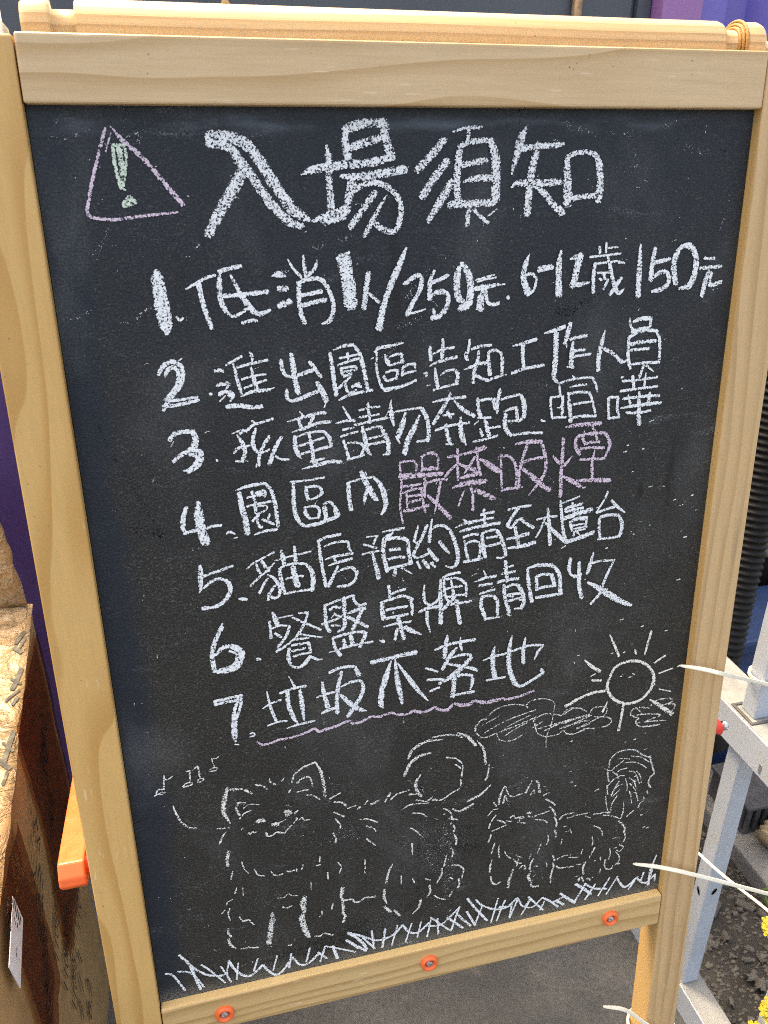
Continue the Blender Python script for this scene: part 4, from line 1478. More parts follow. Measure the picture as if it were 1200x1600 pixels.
W 590,195,19 662,183,19 732,244,19
W 636,248,13 591,151,13
W 744,240,16 679,61,16
W 738,242,16 791,141,16 843,199,16
W 849,198,13 776,64,13
W 829,232,16 960,65,16
W 797,139,13 871,119,14 947,193,13
W 947,193,19 1005,149,19 1090,62,19
W 968,151,14 935,72,14
W 1068,132,22 1140,68,22
W 1101,196,19 1167,127,27 1234,65,28
W 1128,152,14 1031,119,14
W 1234,65,17 1312,214,16
W 1234,249,25 1314,177,25 1376,108,25
W 1310,236,18 1404,160,18 1515,131,18
W 1407,204,17 1329,69,17
W 1531,238,14 1437,70,14
W 1602,234,14 1513,72,14
W 1604,204,19 1678,103,20 1775,175,20
W 1786,187,17 1713,71,17
W 1836,216,17 1818,134,17
W 1775,175,18 1826,117,18 1880,103,19 1945,168,18
W 1937,367,11 1908,274,20
W 1904,246,34 1890,70,26
W 1945,168,14 1945,108,14
=small_dog_drawing
C 594,1333,9 563,1259,21 551,1180,22
C 599,1327,16 644,1230,16 732,1233,16
C 808,1335,11 785,1287,24 762,1234,24
C 847,1326,25 866,1279,25 874,1210,26
C 587,1182,22 602,1246,22
C 597,1242,18 620,1194,18
C 802,1209,16 829,1249,16
C 829,1249,16 834,1209,16
C 956,1200,7 906,1179,17
C 929,1142,17 979,1104,17 1007,1068,17
C 959,1069,19 997,1021,19 1017,972,19
C 1009,959,19 1029,909,19 1029,864,19
C 1016,837,19 1030,798,19 1029,768,19
C 511,1204,13 537,1159,13
C 546,1143,13 509,1137,13 468,1093,13
C 531,1088,16 495,1033,16 480,978,16
C 537,1038,18 571,1025,18 610,996,18
C 615,976,15 565,963,15 502,943,15
C 499,914,18 479,849,18
C 531,832,15 504,733,15
C 566,803,15 564,738,15 572,680,15
C 611,732,13 634,685,13 666,652,13
C 643,1038,18 679,1054,31
C 686,1028,17 724,1021,31 759,1016,17
C 783,1053,26 813,1046,26
C 793,1023,19 811,1004,19
C 721,1005,13 726,979,13
C 705,984,11 735,972,11 770,961,11
C 614,1020,11 657,1000,11
C 829,1000,15 889,1011,15 962,1022,15
C 856,969,15 918,950,15 954,916,15
C 965,798,13 971,751,13 957,703,13
C 912,724,11 885,644,12
C 709,670,13 767,625,13
C 832,652,11 817,594,12
C 688,636,15 716,598,15 756,578,15
C 728,626,19 717,562,19
C 745,534,17 770,554,17 798,531,17 781,515,17
C 852,600,13 832,548,23 826,498,23
C 840,489,16 820,437,29 835,390,29
C 845,372,22 856,327,22 911,318,22
C 514,674,11 502,631,21 500,560,21
C 510,516,21 516,463,21 543,430,21 569,433,21 586,445,21
C 688,544,19 677,484,27 661,446,27 655,369,27
C 1017,591,19 1034,534,20
C 1047,542,12 1099,565,12 1167,561,12
C 1155,539,14 1238,518,14
C 1268,591,14 1255,542,14
C 1017,518,20 1028,478,20 1013,419,20 1007,325,20
C 1050,483,16 1079,455,16 1198,441,16
C 1225,450,14 1266,445,14
C 1371,582,18 1331,492,18
C 1297,458,24 1283,403,24 1292,337,24
C 1146,816,12 1160,772,12
C 1084,734,12 1078,684,12
C 1050,929,17 1083,962,17 1171,967,17
C 1108,926,13 1191,937,13 1298,936,13
C 1260,916,11 1311,884,12
C 1335,695,12 1351,660,12 1350,613,12
C 1262,312,24 1255,271,24
C 1280,313,20 1298,260,20
C 1328,284,20 1363,254,20
C 1384,281,10 1329,273,10
C 966,536,12 973,492,12
C 860,526,12 896,514,12
C 1336,917,15 1391,902,15 1418,909,15 1473,893,16
C 1420,882,14 1494,858,14 1576,813,14
C 1559,797,20 1611,733,20 1624,688,20
C 1615,685,18 1635,623,18 1620,579,18
C 1576,813,16 1592,891,16 1586,974,8
C 1349,796,14 1392,769,14 1423,725,14 1429,683,14
C 1339,694,12 1352,649,12 1348,608,12
C 1508,538,14 1513,473,14 1503,428,14
C 1558,494,14 1595,442,14 1595,389,14 1565,359,14
C 1475,435,18 1470,377,18 1502,332,18 1539,333,18 1545,358,18
C 1430,473,14 1433,435,14
C 1439,358,16 1433,311,16
D 1524,836,29 1555,684,30 1565,577,30
D 1565,682,16 1591,591,16 1625,531,16
C 1585,562,14 1625,525,14 1591,491,14 1566,513,14
C 1433,1323,15 1436,1390,15 1488,1446,15 1576,1455,15 1650,1433,15 1699,1389,15 1776,1345,15
C 1776,1345,19 1796,1277,19 1824,1192,19 1795,1159,19 1783,1102,19 1810,1061,19
C 1393,1322,11 1449,1291,11 1474,1310,11 1549,1362,11
C 1468,1277,13 1507,1239,13 1519,1198,13
C 1422,1286,17 1439,1195,17
C 1482,1210,13 1437,1161,13
C 1428,1163,17 1440,1076,17
C 1428,1054,13 1445,955,13 1469,894,14
C 1498,1382,11 1548,1379,11 1603,1363,11
C 1497,1246,11 1530,1278,11 1588,1283,11
C 1609,1252,11 1661,1227,11 1708,1118,12
C 1673,1239,11 1710,1187,12 1726,1119,12
C 1560,1337,11 1642,1328,11 1708,1293,11 1754,1251,11
C 1614,1387,13 1702,1360,13 1771,1302,13
C 1500,1211,9 1535,1224,9 1571,1218,9
C 1530,1176,11 1491,1105,11 1474,1049,11
C 1569,1142,10 1516,1129,10 1477,1063,10
C 1542,1094,11 1487,1046,12
C 1524,1043,13 1485,966,14 1483,886,14
C 1583,1189,10 1602,1130,10 1605,1070,10
C 1614,1192,11 1659,1148,12 1685,1073,12
C 1624,1136,12 1676,1064,12 1710,956,12
C 1626,1065,12 1645,1011,12 1655,948,12
C 1781,1032,16 1791,1004,16
C 1758,981,12 1761,950,12 1727,922,12
C 1727,922,18 1717,889,18
C 1685,875,14 1626,824,14"""
CC = {'W': ((.86, .90, .93), .89), 'P': ((.74, .61, .73), .82), 'G': ((.66, .78, .66), .82), 'C': ((.86, .87, .83), .80),
      'B': ((.004, .004, .0045), .42),
      'Y': ((.88, .87, .79), .88), 'D': ((.74, .76, .76), .36)}
names = {'title': 'chalk_title', 'warning_triangle': 'chalk_triangle', 'warning_mark': 'chalk_exclamation_mark',
         'cloud_drawing': 'chalk_clouds', 'sun_drawing': 'chalk_sun', 'music_notes': 'chalk_music_notes',
         'dog_drawing': 'chalk_dog', 'small_dog_drawing': 'chalk_small_dog', 'grass_drawing': 'chalk_grass', 'water_stains': 'water_stain', 'wiped_smears': 'chalk_smear'}
def chalk_mesh(name, strokes):
    bm = bmesh.new()
    le = bm.verts.layers.float.new('edge'); ld = bm.verts.layers.float.new('dens'); lc = bm.verts.layers.float_color.new('chalk_col')
    for si, (c, pts, dmul) in enumerate(strokes):
        col, dens = CC[c]; dens *= dmul
        z = .00045 + (si % 29) * .000022 - (.00030 if name in ('water_stain', 'chalk_smear') else 0)
        P = [Vector((p[0], p[1], p[2])) for p in pts]
        if len(P) == 2: P = [P[0], P[0].lerp(P[1], .33), P[0].lerp(P[1], .67), P[1]]
        S = spline(P, 5)
        # even steps of about half a width
        Q = [S[0]]
        for a in S[1:]:
            if (a.xy - Q[-1].xy).length > .00035: Q.append(a)
        if len(Q) < 2: Q = [S[0], S[-1]]
        n = len(Q); rows = []
        def row(p, d, wd, e):
            nn = Vector((-d.y, d.x)); r = []
            for k, ed in ((-1, 1), (-.45, .45), (0, 0), (.45, .45), (1, 1)):
                q = p.xy + nn * wd * .5 * k
                v = bm.verts.new((q.x, q.y + YO, z)); v[le] = max(ed, e); v[ld] = dens; v[lc] = (*col, 1); r.append(v)
            rows.append(r)
        for i, p in enumerate(Q):
            d = (Q[min(i + 1, n - 1)].xy - Q[max(i - 1, 0)].xy)
            d = d.normalized() if d.length > 1e-9 else Vector((1, 0))
            jit = 1.10 + .16 * mnoise.noise(Vector((p.x * 420, p.y * 420, si * 1.7)))
            wd = max(p.z * ({'C': .82, 'Y': .9}.get(c, 1)), .0006) * jit
            if i == 0: row(Vector((*(p.xy - d * wd * .33), 0)), d, wd * .55, 1)
            row(p, d, wd, 0)
            if i == n - 1: row(Vector((*(p.xy + d * wd * .33), 0)), d, wd * .55, 1)
        for a, b in zip(rows, rows[1:]):
            for k in range(4): bm.faces.new((a[k], b[k], b[k + 1], a[k + 1]))
    return mesh_obj(name, bm, M_CHALK, board)
grp = None; allg = {}
for ln in DATA.split('\n'):
    if ln.startswith('='): grp = ln[1:]; allg[grp] = []; continue
    tk = ln.split()
    if tk: allg[grp].append((tk[0], [tuple(float(q) * 1e-4 for q in t.split(',')) for t in tk[1:]], {'title': .90, 'wiped_smears': .8, 'dog_drawing': .95, 'small_dog_drawing': .92, 'cloud_drawing': .88}.get(grp, 1.0)))
for gname, st in allg.items():
    if gname in ('water_stains', 'wiped_smears'):                 # separate marks: a part each
        for one in st: chalk_mesh(names[gname], [one])
        continue
    o = chalk_mesh(names.get(gname, 'chalk_rule'), st)
    if gname == 'rule4_warning': o['label'] = 'pink chalk words of the fourth rule'
# crumbs, scratches and wiped ghosts of chalk
dust = []
for k in range(420):
    x = random.uniform(-.19, .192); y = random.uniform(.01, .575); a = random.gauss(.5, .7); l = random.uniform(.0008, .0045)
    dust.append(('C', [(x, y, .0006), (x + l * math.cos(a) * .5, y + l * math.sin(a) * .5 + .0003, .0007), (x + l * math.cos(a), y + l * math.sin(a), .0006)], random.uniform(.35, .75)))
for k in range(60):
    x = random.uniform(.10, .193); y = random.uniform(.02, .40); l = random.uniform(.0012, .0028)
    dust.append(('C', [(x, y, .0009), (x + l, y + .0003, .0011)], random.uniform(.8, 1.25)))
for k in range(26):
    x, y = random.choice([(-.175, .55), (-.165, .54), (-.15, .565), (-.17, .52), (-.06, .50), (-.02, .47), (.12, .565), (.05, .12), (-.1, .18), (.08, .33), (-.15, .3)])
    x += random.gauss(0, .014); y += random.gauss(0, .010); a = random.gauss(.45, .35); l = random.uniform(.008, .024)
    dust.append(('D', [(x, y, .005), (x + l * math.cos(a), y + l * math.sin(a), .003)], random.uniform(.5, .95)))
o = chalk_mesh('chalk_dust', dust); o['kind'] = 'stuff'

# ------------------------------------------------------------------ cardboard box at the left
XB = -.30
box = empty('cardboard_box', (-.52, .17, 0), 'open cardboard box wrapped in clear tape, standing left of the chalkboard', 'box')
def boxtop(y): return .497 + (y - .09) * (.560 - .499) / (.341 - .09)
def wpart(name, bm, m, parent, smooth=False):
    bmesh.ops.translate(bm, verts=bm.verts[:], vec=-Vector((-.52, .17, 0)))
    return mesh_obj(name, bm, m, parent, smooth)
bm = bmesh.new()
ny, nz = 40, 30
def side_pt(y, z, off=0):
    return Vector((XB + off + .004 * mnoise.noise(Vector((y * 9, z * 7, 3))) + .0012 * mnoise.noise(Vector((y * 50, z * 16, 1))), y, z))
grid = [[bm.verts.new(side_pt(-.16 + .501 * i / ny, boxtop(-.16 + .501 * i / ny) * k / nz)) for k in range(nz + 1)] for i in range(ny + 1)]
for i in range(ny):
    for k in range(nz): bm.faces.new((grid[i][k], grid[i + 1][k], grid[i + 1][k + 1], grid[i][k + 1]))
far = [[bm.verts.new((-.74, -.16 + .501 * i / ny, z)) for z in (0, boxtop(-.16 + .501 * i / ny))] for i in range(ny + 1)]
for i in range(ny):
    bm.faces.new((far[i][0], far[i][1], far[i + 1][1], far[i + 1][0]))
bm.faces.new([grid[0][k] for k in range(nz + 1)] + [far[0][1], far[0][0]])
bm.faces.new(([grid[ny][k] for k in range(nz + 1)] + [far[ny][1], far[ny][0]])[::-1])
bmesh.ops.recalc_face_normals(bm, faces=bm.faces[:])
wpart('carton', bm, M_CARD, box, True)
# top flaps: one folded flat and crumpled, one standing up at the back
def flap(name, f, nu, nv, th=.003):
    bm = bmesh.new()
    g0 = [[bm.verts.new(f(i / nu, k / nv)) for k in range(nv + 1)] for i in range(nu + 1)]
    for i in range(nu):
        for k in range(nv): bm.faces.new((g0[i][k], g0[i + 1][k], g0[i + 1][k + 1], g0[i][k + 1]))
    bmesh.ops.recalc_face_normals(bm, faces=bm.faces[:])
    bmesh.ops.solidify(bm, geom=bm.faces[:], thickness=th)
    return wpart(name, bm, M_FLAP, box, True)
def f_top(u, v):
    y = -.16 + .501 * u; x = XB - .44 * v
    e = mnoise.noise(Vector((y * 11, x * 14, 0))) * .010 + mnoise.noise(Vector((y * 34, x * 40, 5))) * .005
    sx = side_pt(y, boxtop(y)).x
    return Vector((sx + .0022 - .44 * v, y, boxtop(y) + .0024 + e * min(1, v * 9) + .01 * v))
flap('flap', f_top, 60, 44)
def f_back(u, v):
    x = XB - .002 - .40 * u; h = .098 * v
    w_ = mnoise.noise(Vector((x * 12, h * 22, 9)))
    xx = x - .010 * v * (1 - u) + .003 * mnoise.noise(Vector((h * 60, 1, 1)))
    return Vector((xx, .3395 + .010 * v + w_ * .016 * v, boxtop(.341) + .004 + h * (1 - .06 * mnoise.noise(Vector((x * 30, 0, 4))) * v) + .004 * v * mnoise.noise(Vector((x * 60, 3, 1)))))
flap('flap', f_back, 50, 16)
# clear tape with a dark reflection tinted in over the side, handwriting, printed marks, a label
bm = bmesh.new()
def tape(y0, y1, z0, z1, off, skew=0):
    n = 26
    g0 = [[bm.verts.new(side_pt(y0 + (y1 - y0) * i / n, z0 + (z1 - z0) * k / n + skew * i / n, off + .0009 * mnoise.noise(Vector((i * .8, k * .5, off * 900))))) for k in range(n + 1)] for i in range(n + 1)]
    for i in range(n):
        for k in range(n): bm.faces.new((g0[i][k], g0[i + 1][k], g0[i + 1][k + 1], g0[i][k + 1]))
tape(.185, .335, .25, .535, .0032); tape(.05, .125, .30, .495, .0046)
bmesh.ops.recalc_face_normals(bm, faces=bm.faces[:])
wpart('packing_tape', bm, M_TAPE, box, True)
def writing(name, text, p0, p1, h, shear=.35):
    cu = bpy.data.curves.new(name, 'FONT'); cu.body = text; cu.size = 1; cu.shear = shear; cu.offset = -.006
    to = bpy.data.objects.new('t', cu); COL.objects.link(to)
    bpy.context.view_layer.update()
    me = bpy.data.meshes.new_from_object(to.evaluated_get(bpy.context.evaluated_depsgraph_get()))
    bpy.data.objects.remove(to)
    bm = bmesh.new(); bm.from_mesh(me); bpy.data.meshes.remove(me)
    wmax = max(v.co.x for v in bm.verts); hmax = max(v.co.y for v in bm.verts)
    d = Vector((0, p1[0] - p0[0], p1[1] - p0[1])); L = d.length; d.normalize(); up = Vector((0, -d.z, d.y))
    bmesh.ops.subdivide_edges(bm, edges=bm.edges[:], cuts=1)
    for v in bm.verts:
        q = Vector((0, p0[0], p0[1])) + d * (v.co.x / wmax * L) + up * (v.co.y / hmax * h)
        v.co = side_pt(q.y, q.z, .0022)
    return wpart(name, bm, M_INK, box)
for tx, a, b in (('1108574', (.145, .295), (.207, .336)), ('1108574-', (.153, .241), (.226, .280)), ('110857 1', (.161, .201), (.229, .230)),
                 ('2 / 1', (.178, .163), (.234, .195)), ('11032 4', (.240, .215), (.306, .250)), ('8.2', (.206, .12), (.241, .143)),
                 ('1092', (.245, .42), (.300, .452)), ('74-6', (.225, .365), (.262, .390))):
    writing('handwriting', tx, a, b, .024)
# dense printed columns half hidden under the tape
for y0, z0, zz in ((.085, .33, .455), (.105, .345, .42), (.135, .395, .48), (.060, .30, .36)):
    bm = bmesh.new(); z = z0; k = 0
    while z < zz:
        yy = y0 + random.uniform(-.004, .004) + (z - z0) * .5
        for q in range(3):
            yq = yy + random.uniform(-.008, .008); zq = z + random.uniform(-.004, .004); dy = random.uniform(.004, .010); dz = random.uniform(-.003, .008)
            vs = [bm.verts.new(side_pt(*p, .0023)) for p in ((yq, zq), (yq + dy, zq + dz), (yq + dy + .0012, zq + dz + .0024), (yq + .0012, zq + .0024))]
            bm.faces.new(vs)
        z += .011
    wpart('printed_mark', bm, M_INK, box)
def tstroke(pts, wd=.0034):
    bm = bmesh.new(); S = spline([(x, y, 0) for y, x in pts], 4); rows = []
    for i, q in enumerate(S):
        d = (S[min(i + 1, len(S) - 1)] - S[max(i - 1, 0)]).normalized(); nn = Vector((-d.y, d.x, 0)) * wd * .5
        rows.append([bm.verts.new(f_top((a.y + .16) / .501, (XB - a.x) / .44) + Vector((0, 0, .0012))) for a in (q - nn, q + nn)])
    for a, b in zip(rows, rows[1:]): bm.faces.new((a[0], b[0], b[1], a[1]))
    bmesh.ops.recalc_face_normals(bm, faces=bm.faces[:]); wpart('printed_mark', bm, M_FADED, box)
for q in ([(.306, -.304), (.292, -.312)], [(.298, -.303), (.284, -.309)], [(.288, -.313), (.280, -.305)],
          [(.262, -.303), (.238, -.310)], [(.252, -.312), (.244, -.303)], [(.238, -.303), (.226, -.314)], [(.230, -.303), (.222, -.308)],
          [(.196, -.304), (.166, -.310)], [(.186, -.312), (.176, -.303)], [(.170, -.315), (.160, -.304)], [(.158, -.306), (.146, -.309)]): tstroke(q, random.uniform(.0022, .0042))
bm = bmesh.new()
lab = [(.068, .490), (.074, .458), (.030, .440), (.022, .474)]
bm.faces.new([bm.verts.new(side_pt(y, z - .012, .0062)) for y, z in lab]); bmesh.ops.recalc_face_normals(bm, faces=bm.faces[:])
bmesh.ops.solidify(bm, geom=bm.faces[:], thickness=.0006)
lb = wpart('label', bm, M_PAPER, box)
bm = bmesh.new()
for k in range(7):
    for q in range(4):
        y = .034 + q * .009 + random.uniform(0, .003); z = .458 + k * .005 + q * .0015
        bm.faces.new([bm.verts.new(side_pt(a, b - .010, .0066)) for a, b in ((y, z), (y + .006, z + .001), (y + .006, z + .0028), (y, z + .0018))])
wpart('print', bm, M_INK, lb)

# ------------------------------------------------------------------ white metal rack at the right
rack = empty('metal_rack', (.39, .14, 0), 'white painted metal rack with square posts standing right of the chalkboard', 'rack')
RO = Vector((.39, .14, 0))
def rpart(name, bm, mats, parent=None, smooth=False):
    bmesh.ops.translate(bm, verts=bm.verts[:], vec=-RO); return mesh_obj(name, bm, mats, parent or rack, smooth)
bm = bmesh.new(); bx(bm, .376, .408, -.62, .54, 0, .0398, .0015); rb = rpart('base_rail', bm, [M_RACK])
bm = bmesh.new(); bx(bm, .3772, .4072, -.62, .54, .0390, .0404, .0004); rpart('rail_top', bm, M_GALV, rb)
bm = bmesh.new(); bx(bm, .374, .424, -.62, .54, .4045, .4455, .0015); be = rpart('beam', bm, [M_RACK])
bm = bmesh.new(); bx(bm, .3752, .4232, -.62, .54, .4448, .4462, .0004); rpart('beam_top', bm, M_GALV, be)
bm = bmesh.new(); bx(bm, .3735, .3745, .1015, .1055, .410, .4205, .0003); rpart('slot', bm, M_GREYP, be)
def post(x0, y0, z0, z1, s=.0205, name='post'):
    bm = bmesh.new(); bx(bm, x0, x0 + s, y0, y0 + s, z0, z1, .0016, 2); return rpart(name, bm, M_RACK)
lp = post(.3795, .1365, .0404, .4045)
post(.3795, -.55, .0404, .4045); post(.3795, .50, .0404, .4045)
post(.3845, .1375, .4462, 1.25); post(.3845, -.55, .4462, 1.25)
post(.4000, .0240, .0404, .4045, .019)
def lens_hole(cx, cy, cz, axis):
    bm = bmesh.new(); n = 18; ring = []
    for k in range(n):
        a = 2 * PI * k / n; u = .0022 * math.cos(a); v = .0050 * math.sin(a)
        uu, vv_ = u * math.cos(.5) + v * math.sin(.5), -u * math.sin(.5) + v * math.cos(.5)
        ring.append(bm.verts.new((cx, cy + uu, cz + vv_) if axis == 0 else (cx + uu, cy, cz + vv_)))
    bm.faces.new(ring); bmesh.ops.solidify(bm, geom=bm.faces[:], thickness=.0006); rpart('bolt_hole', bm, M_BLACK, lp)
lens_hole(.3790, .1480, .190, 0); lens_hole(.3900, .1358, .199, 1)
bm = bmesh.new()
for (x0, x1, y0, y1) in ((.3765, .3800, .1300, .1640), (.4095, .4130, .1300, .1640), (.3800, .4095, .1300, .1332), (.3800, .4095, .1608, .1640)):
    bx(bm, x0, x1, y0, y1, .4455, .4478, .0008)
rpart('collar', bm, M_DARKBOX)

def loop_tie(name, label, pts, root, axis_dir, rad, wd=.0044, mw=1.):
    """a nylon tie: long free tail with a pointed tip, plus its loop round a post"""
    bm = bmesh.new(); S = spline(pts, 10); n = len(S)
    rows = []
    view = Vector((-.145, -.409, 1.0))
    for i, p in enumerate(S):
        d = (S[min(i + 1, n - 1)] - S[max(i - 1, 0)]).normalized()
        face = Vector((-.25, -.8, .55)); s = d.cross(face).normalized(); t = s.cross(d).normalized()
        f = min(1, .62 + .38 * (i / n) * 5); ww = wd * .5 * f * (.55 if i == 0 else 1); th = .00075
        rows.append([bm.verts.new(p + s * a * ww + t * b * th) for a, b in ((-1, -1), (-1, .6), (-.7, 1), (.7, 1), (1, .6), (1, -1))])
    for a, b in zip(rows, rows[1:]):
        for k in range(6): bm.faces.new((a[k], b[k], b[(k + 1) % 6], a[(k + 1) % 6]))
    bm.faces.new(rows[0]); bm.faces.new(rows[-1][::-1])
    c = Vector(root); ax = Vector(axis_dir)
    e1 = ax.orthogonal().normalized(); e2 = ax.cross(e1)
    for zz in (-wd * .3, wd * .3):
        tube(bm, [c + ax * zz + (e1 * math.cos(a) + e2 * math.sin(a)) * rad for a in [k * 2 * PI / 28 for k in range(29)]], .0013, 6, caps=False)
    h = S[-1]; t2 = bmesh.new(); bmesh.ops.create_cube(t2, size=.0062)
    for v in t2.verts: v.co += h
    join(bm, t2)
    bmesh.ops.recalc_face_normals(bm, faces=bm.faces[:])
    return tag(mesh_obj(name, bm, M_TIE), label, 'cable tie', 'cable ties with loose tails')
def bw(*q): return s2w(bd(*q))
loop_tie('cable_tie', 'white cable tie crossing the leg at the height of the chalk sun', [bw(.1831, .2223, .016), bw(.2046, .2145, .014), bw(.2239, .2064, .013), bw(.2239, .2064, .013).lerp(Vector((.392, .131, .492)), .5), Vector((.392, .131, .492))], (.3948, .1478, .492), (0, 0, 1), .0155, .0031)
R2 = Vector((.401, .019, .313))
loop_tie('cable_tie', 'white cable tie with its tip over the grass at the board corner', [bw(.1643, .0471, .014), bw(.1884, .0369, .013), bw(.2224, .0200, .0125), bw(.2224, .0200, .0125).lerp(R2, .5), R2], (.4095, .0335, .311), (0, 0, 1), .0155, .0031)
T3 = Vector((.318, .125, .316)); R3 = Vector((.3985, .024, .262))
loop_tie('cable_tie', 'white cable tie hanging diagonally in front of the rack post', [T3, T3.lerp(R3, .35) + Vector((-.002, 0, -.001)), T3.lerp(R3, .7), R3], (.4095, .0335, .262), (0, 0, 1), .0155, .0029)
R4 = bw(.222, -.166, .011)
loop_tie('cable_tie', 'short grey white cable tie low on the right leg under the board', [bw(.1467, -.0923, .020), bw(.1690, -.1055, .0185), bw(.1949, -.1368, .0135), R4], bw(.214, -.168, -.0055), (0, math.sin(TILT), math.cos(TILT)), .0205, .0030)

# black corrugated hose
def hose(name, pts, r, pitch, m, label, cat, n=24, amp=.07, group=None):
    S = spline(pts, 40); P = [S[0]]; acc = 0
    out = []; L = [0]
    for a, b in zip(S, S[1:]): L.append(L[-1] + (b - a).length)
    tot = L[-1]; k = 0; step = pitch / 6; s = 0; j = 0
    while s < tot:
        while L[j + 1] < s: j += 1
        t = (s - L[j]) / max(1e-9, L[j + 1] - L[j]); out.append((S[j].lerp(S[j + 1], t), r * (1 + amp * math.cos(2 * PI * s / pitch)))); s += step
    bm = bmesh.new(); tube(bm, [o[0] for o in out], [o[1] for o in out], n)
    return tag(mesh_obj(name, bm, m, None, True), label, cat, group)
hose('corrugated_hose', [(.475, .31, .84), (.468, .30, .68), (.458, .285, .575), (.445, .27, .50), (.432, .255, .43), (.424, .252, .37), (.440, .262, .315), (.475, .285, .285), (.56, .34, .27), (.72, .40, .27)], .0195, .0078, M_BLACK, 'black corrugated hose curving down between the chalkboard and the rack', 'hose', 28)

# blue bin, brown steel cabinet, grey pipe, further back
t = empty('blue_bin', (.76, .55, 0), 'dark blue plastic bin on the ground behind the rack', 'bin')
bm = bmesh.new(); bx(bm, -.19, .30, -.065, .065, 0, .235, .012, 3); mesh_obj('bin_body', bm, M_BLUE, t)
bm = bmesh.new(); bx(bm, -.20, .31, -.075, .068, .236, .262, .006, 2); mesh_obj('bin_lid', bm, M_BLUE, t)
t = empty('steel_cabinet', (.83, .74, 0), 'steel cabinet with a brown-gold reflection painted in, behind the black hose', 'cabinet')
bm = bmesh.new(); bx(bm, -.125, .45, -.10, .25, .30, .86, .006, 2); mesh_obj('cabinet_body', bm, M_BROWNM, t)
bm = bmesh.new(); bx(bm, -.12, .44, -.09, .24, 0, .298, .004, 1); mesh_obj('plinth', bm, M_BLACK, t)
t = empty('grey_pipe', (.66, .40, .60), 'thick grey pipe with a cream end cap lying on the rack', 'pipe')
bm = bmesh.new(); tube(bm, [(-.060, .06, .018), (.30, .02, -.03)], .042, 28); mesh_obj('pipe_body', bm, M_GREYP, t)
bm = bmesh.new(); tube(bm, [(-.018, -.045, -.010), (.03, -.050, -.016), (.034, -.050, -.016)], [.012, .012, .009], 20); mesh_obj('end_cap', bm, M_BEIGE, t)

# kerb, vent box and beige hose, bark chips
bm = bmesh.new(); bx(bm, .577, .80, -3, .465, 0, .034, .004, 2)
k = mesh_obj('concrete_kerb', bm, M_KERB); tag(k, 'low grey concrete kerb running beside the ashy soil', 'kerb')
t = empty('vent_box', (.66, .36, .034), 'dark grey slatted vent box on the kerb', 'vent box')
bm = bmesh.new(); bx(bm, -.062, .12, -.035, .05, 0, .006)
for q in range(13): bx(bm, -.060 + q * .014, -.053 + q * .014, -.035, -.030, .006, .05, .0008)
bx(bm, -.062, .12, -.028, .05, .006, .048); bx(bm, -.065, .122, -.038, .053, .0482, .054, .001)
mesh_obj('slatted_case', bm, M_DARKBOX, t)
hose('beige_hose', [(.612, .288, .052), (.65, .302, .066), (.72, .33, .085), (.85, .40, .10)], .021, .011, M_BEIGE, 'beige ribbed hose end lying on the kerb by the vent box', 'hose', 24, .11)

def chip_mesh(kind, seed):
    rnd = random.Random(seed); bm = bmesh.new(); L = rnd.uniform(.5, 1.25); a0 = rnd.uniform(2.2, 4.6); n = 11
    inner, outer = [], []
    for q in range(2):
        xx = (q - .5) * L
        outer.append([bm.verts.new((xx + rnd.uniform(-.08, .08), .34 * math.cos(a0 * k / n), .34 * math.sin(a0 * k / n) * .85)) for k in range(n + 1)])
        inner.append([bm.verts.new((xx + rnd.uniform(-.08, .08), .25 * math.cos(a0 * k / n), .25 * math.sin(a0 * k / n) * .85)) for k in range(n + 1)])
    for k in range(n):
        bm.faces.new((outer[0][k], outer[1][k], outer[1][k + 1], outer[0][k + 1])); bm.faces.new((inner[0][k], inner[0][k + 1], inner[1][k + 1], inner[1][k]))
        for q in (0, 1): bm.faces.new((outer[q][k], outer[q][k + 1], inner[q][k + 1], inner[q][k]))
    for k in (0, n): bm.faces.new((outer[0][k], outer[1][k], inner[1][k], inner[0][k]))
    bmesh.ops.recalc_face_normals(bm, faces=bm.faces[:])
    bmesh.ops.subdivide_edges(bm, edges=bm.edges[:], cuts=1)
    for v in bm.verts: v.co += Vector([rnd.uniform(-.018, .018) for _ in range(3)])
    me = bpy.data.meshes.new('bark_chip'); bm.to_mesh(me); bm.free(); me.materials.append(M_BARK); return me
chips = [chip_mesh(0, s) for s in range(8)]
rnd = random.Random(5)
spots = [(.50, .24, .022), (.475, .23, .021), (.545, .235, .020), (.535, .275, .022), (.455, .265, .017), (.465, .205, .015), (.49, .20, .014),
         (.50, .115, .022), (.52, .12, .022), (.49, .128, .024), (.535, .108, .020), (.485, .14, .020), (.515, .098, .024), (.56, .215, .016)]
for _ in range(95):
    y = rnd.uniform(-.02, .50); x = rnd.uniform(.418, .570); spots.append((x, y, rnd.uniform(.005, .015)))
for i, (x, y, s) in enumerate(spots):
    o = bpy.data.objects.new('bark_chip', chips[i % 8]); COL.objects.link(o)
    o.location = (x, y, .004 + s * .22); o.scale = (s, s * rnd.uniform(.7, 1), s * rnd.uniform(.7, 1))
    o.rotation_euler = (rnd.uniform(-.4, .4) - .5, rnd.uniform(-.25, .25), rnd.uniform(0, 6.28))
    tag(o, 'curled grey bark chip on the ashy soil between rail and kerb', 'bark chip', 'bark chips on the soil')
bm = bmesh.new()
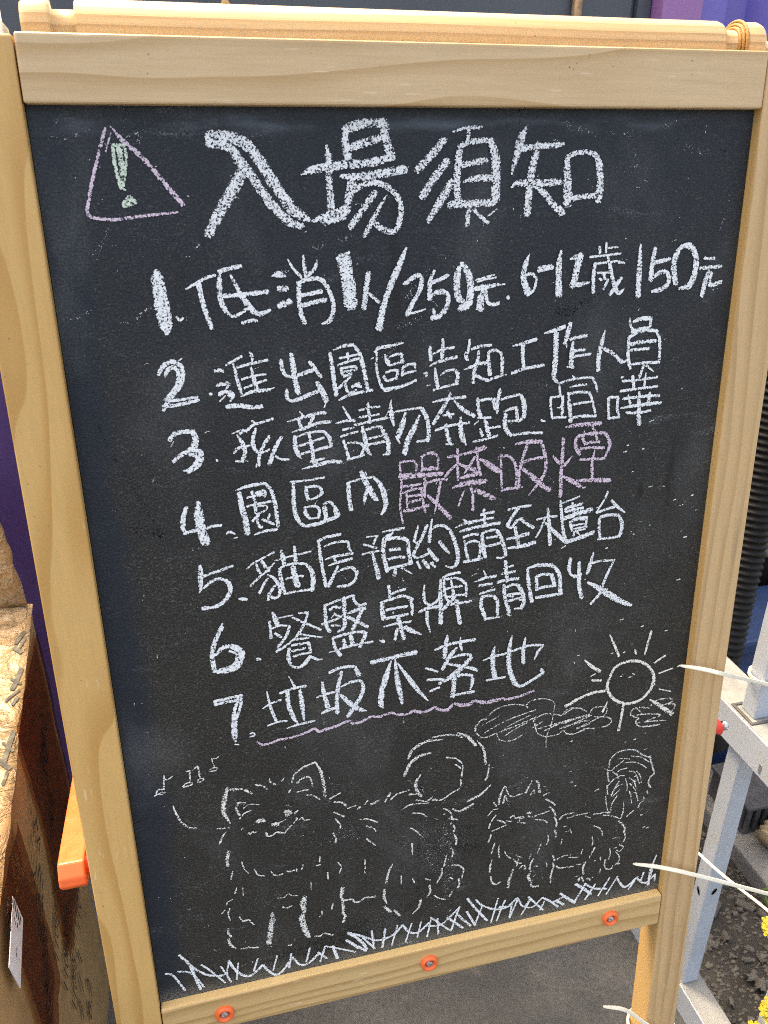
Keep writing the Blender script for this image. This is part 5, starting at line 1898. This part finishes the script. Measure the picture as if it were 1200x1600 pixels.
for _ in range(2600):
    y = rnd.uniform(-.05, .55); x = rnd.uniform(.411, .575); s = rnd.uniform(.0007, .0028)
    t2 = bmesh.new(); bmesh.ops.create_icosphere(t2, subdivisions=1, radius=s)
    for v in t2.verts: v.co = Vector((v.co.x * 1.5 + x, v.co.y + y, v.co.z * .7 + .0045)) + Vector([rnd.uniform(-.3, .3) * s for _ in range(3)])
    me = bpy.data.meshes.new('t'); t2.to_mesh(me); t2.free(); bm.from_mesh(me); bpy.data.meshes.remove(me)
o = mesh_obj('bark_crumbs', bm, M_BARK); o['kind'] = 'stuff'; tag(o, 'fine bark crumbs and grit scattered over the soil', 'grit')

# yellow artificial flowers at the right edge
fl = empty('yellow_flowers', (.46, -.05, 0), 'bunch of yellow flowers poking in at the lower right edge', 'flowers')
FO = Vector((.46, -.05, 0))
def blossom(c, r, tilt, seed):
    rr = random.Random(seed); bm = bmesh.new()
    q0 = Quaternion(tilt.normalized().orthogonal(), 0); zq = Vector((0, 0, 1)).rotation_difference(tilt)
    for layer, (nn, rad, el) in enumerate(((16, 1.0, .10), (13, .78, .45), (9, .5, .85))):
        for k in range(nn):
            a = 2 * PI * (k + rr.uniform(-.2, .2)) / nn + layer; ee = el + rr.uniform(-.12, .12)
            d = Vector((math.cos(a) * math.cos(ee), math.sin(a) * math.cos(ee), math.sin(ee))); s = Vector((-math.sin(a), math.cos(a), 0))
            L = r * rad * rr.uniform(.85, 1.1); pts = []
            for tt, ww in ((.05, .05), (.35, .12), (.7, .17), (.92, .12), (1.0, .04)):
                m_ = d * L * tt + Vector((0, 0, -.10 * r * tt * tt))
                pts.append((m_ - s * ww * r, m_ + Vector((0, 0, -.03 * r)), m_ + s * ww * r))
            vs = [[bm.verts.new(c + zq @ p) for p in row] for row in pts]
            for A_, B_ in zip(vs, vs[1:]):
                for j in range(2): bm.faces.new((A_[j], A_[j + 1], B_[j + 1], B_[j]))
    bmesh.ops.solidify(bm, geom=bm.faces[:], thickness=.0006)
    bmesh.ops.translate(bm, verts=bm.verts[:], vec=-FO)
    mesh_obj('blossom', bm, M_PETAL, fl, True)
    bm = bmesh.new(); base = Vector((.46 + rr.uniform(-.01, .01), -.05, .0))
    tube(bm, [p - FO for p in spline([c - tilt * .004, c - tilt * .03 + Vector((.02, -.01, -.03)), base + Vector((.03, 0, .1)), base], 6)], .0018, 8)
    mesh_obj('stem', bm, M_STEM, fl)
blossom(Vector((0.3892,0.0500,0.2478)),0.0120,Vector((-0.30,-.6,.7)).normalized(),1)
blossom(Vector((0.4005,0.0700,0.2817)),0.0100,Vector((0.20,-.6,.7)).normalized(),6)
blossom(Vector((0.3992,0.0300,0.1402)),0.0140,Vector((-0.20,-.6,.7)).normalized(),2)
blossom(Vector((0.3868,0.0300,0.1103)),0.0110,Vector((-0.10,-.6,.7)).normalized(),3)
blossom(Vector((0.4064,0.0350,0.1671)),0.0130,Vector((0.00,-.6,.7)).normalized(),4)
blossom(Vector((0.4132,0.0500,0.2106)),0.0120,Vector((0.10,-.6,.7)).normalized(),5)
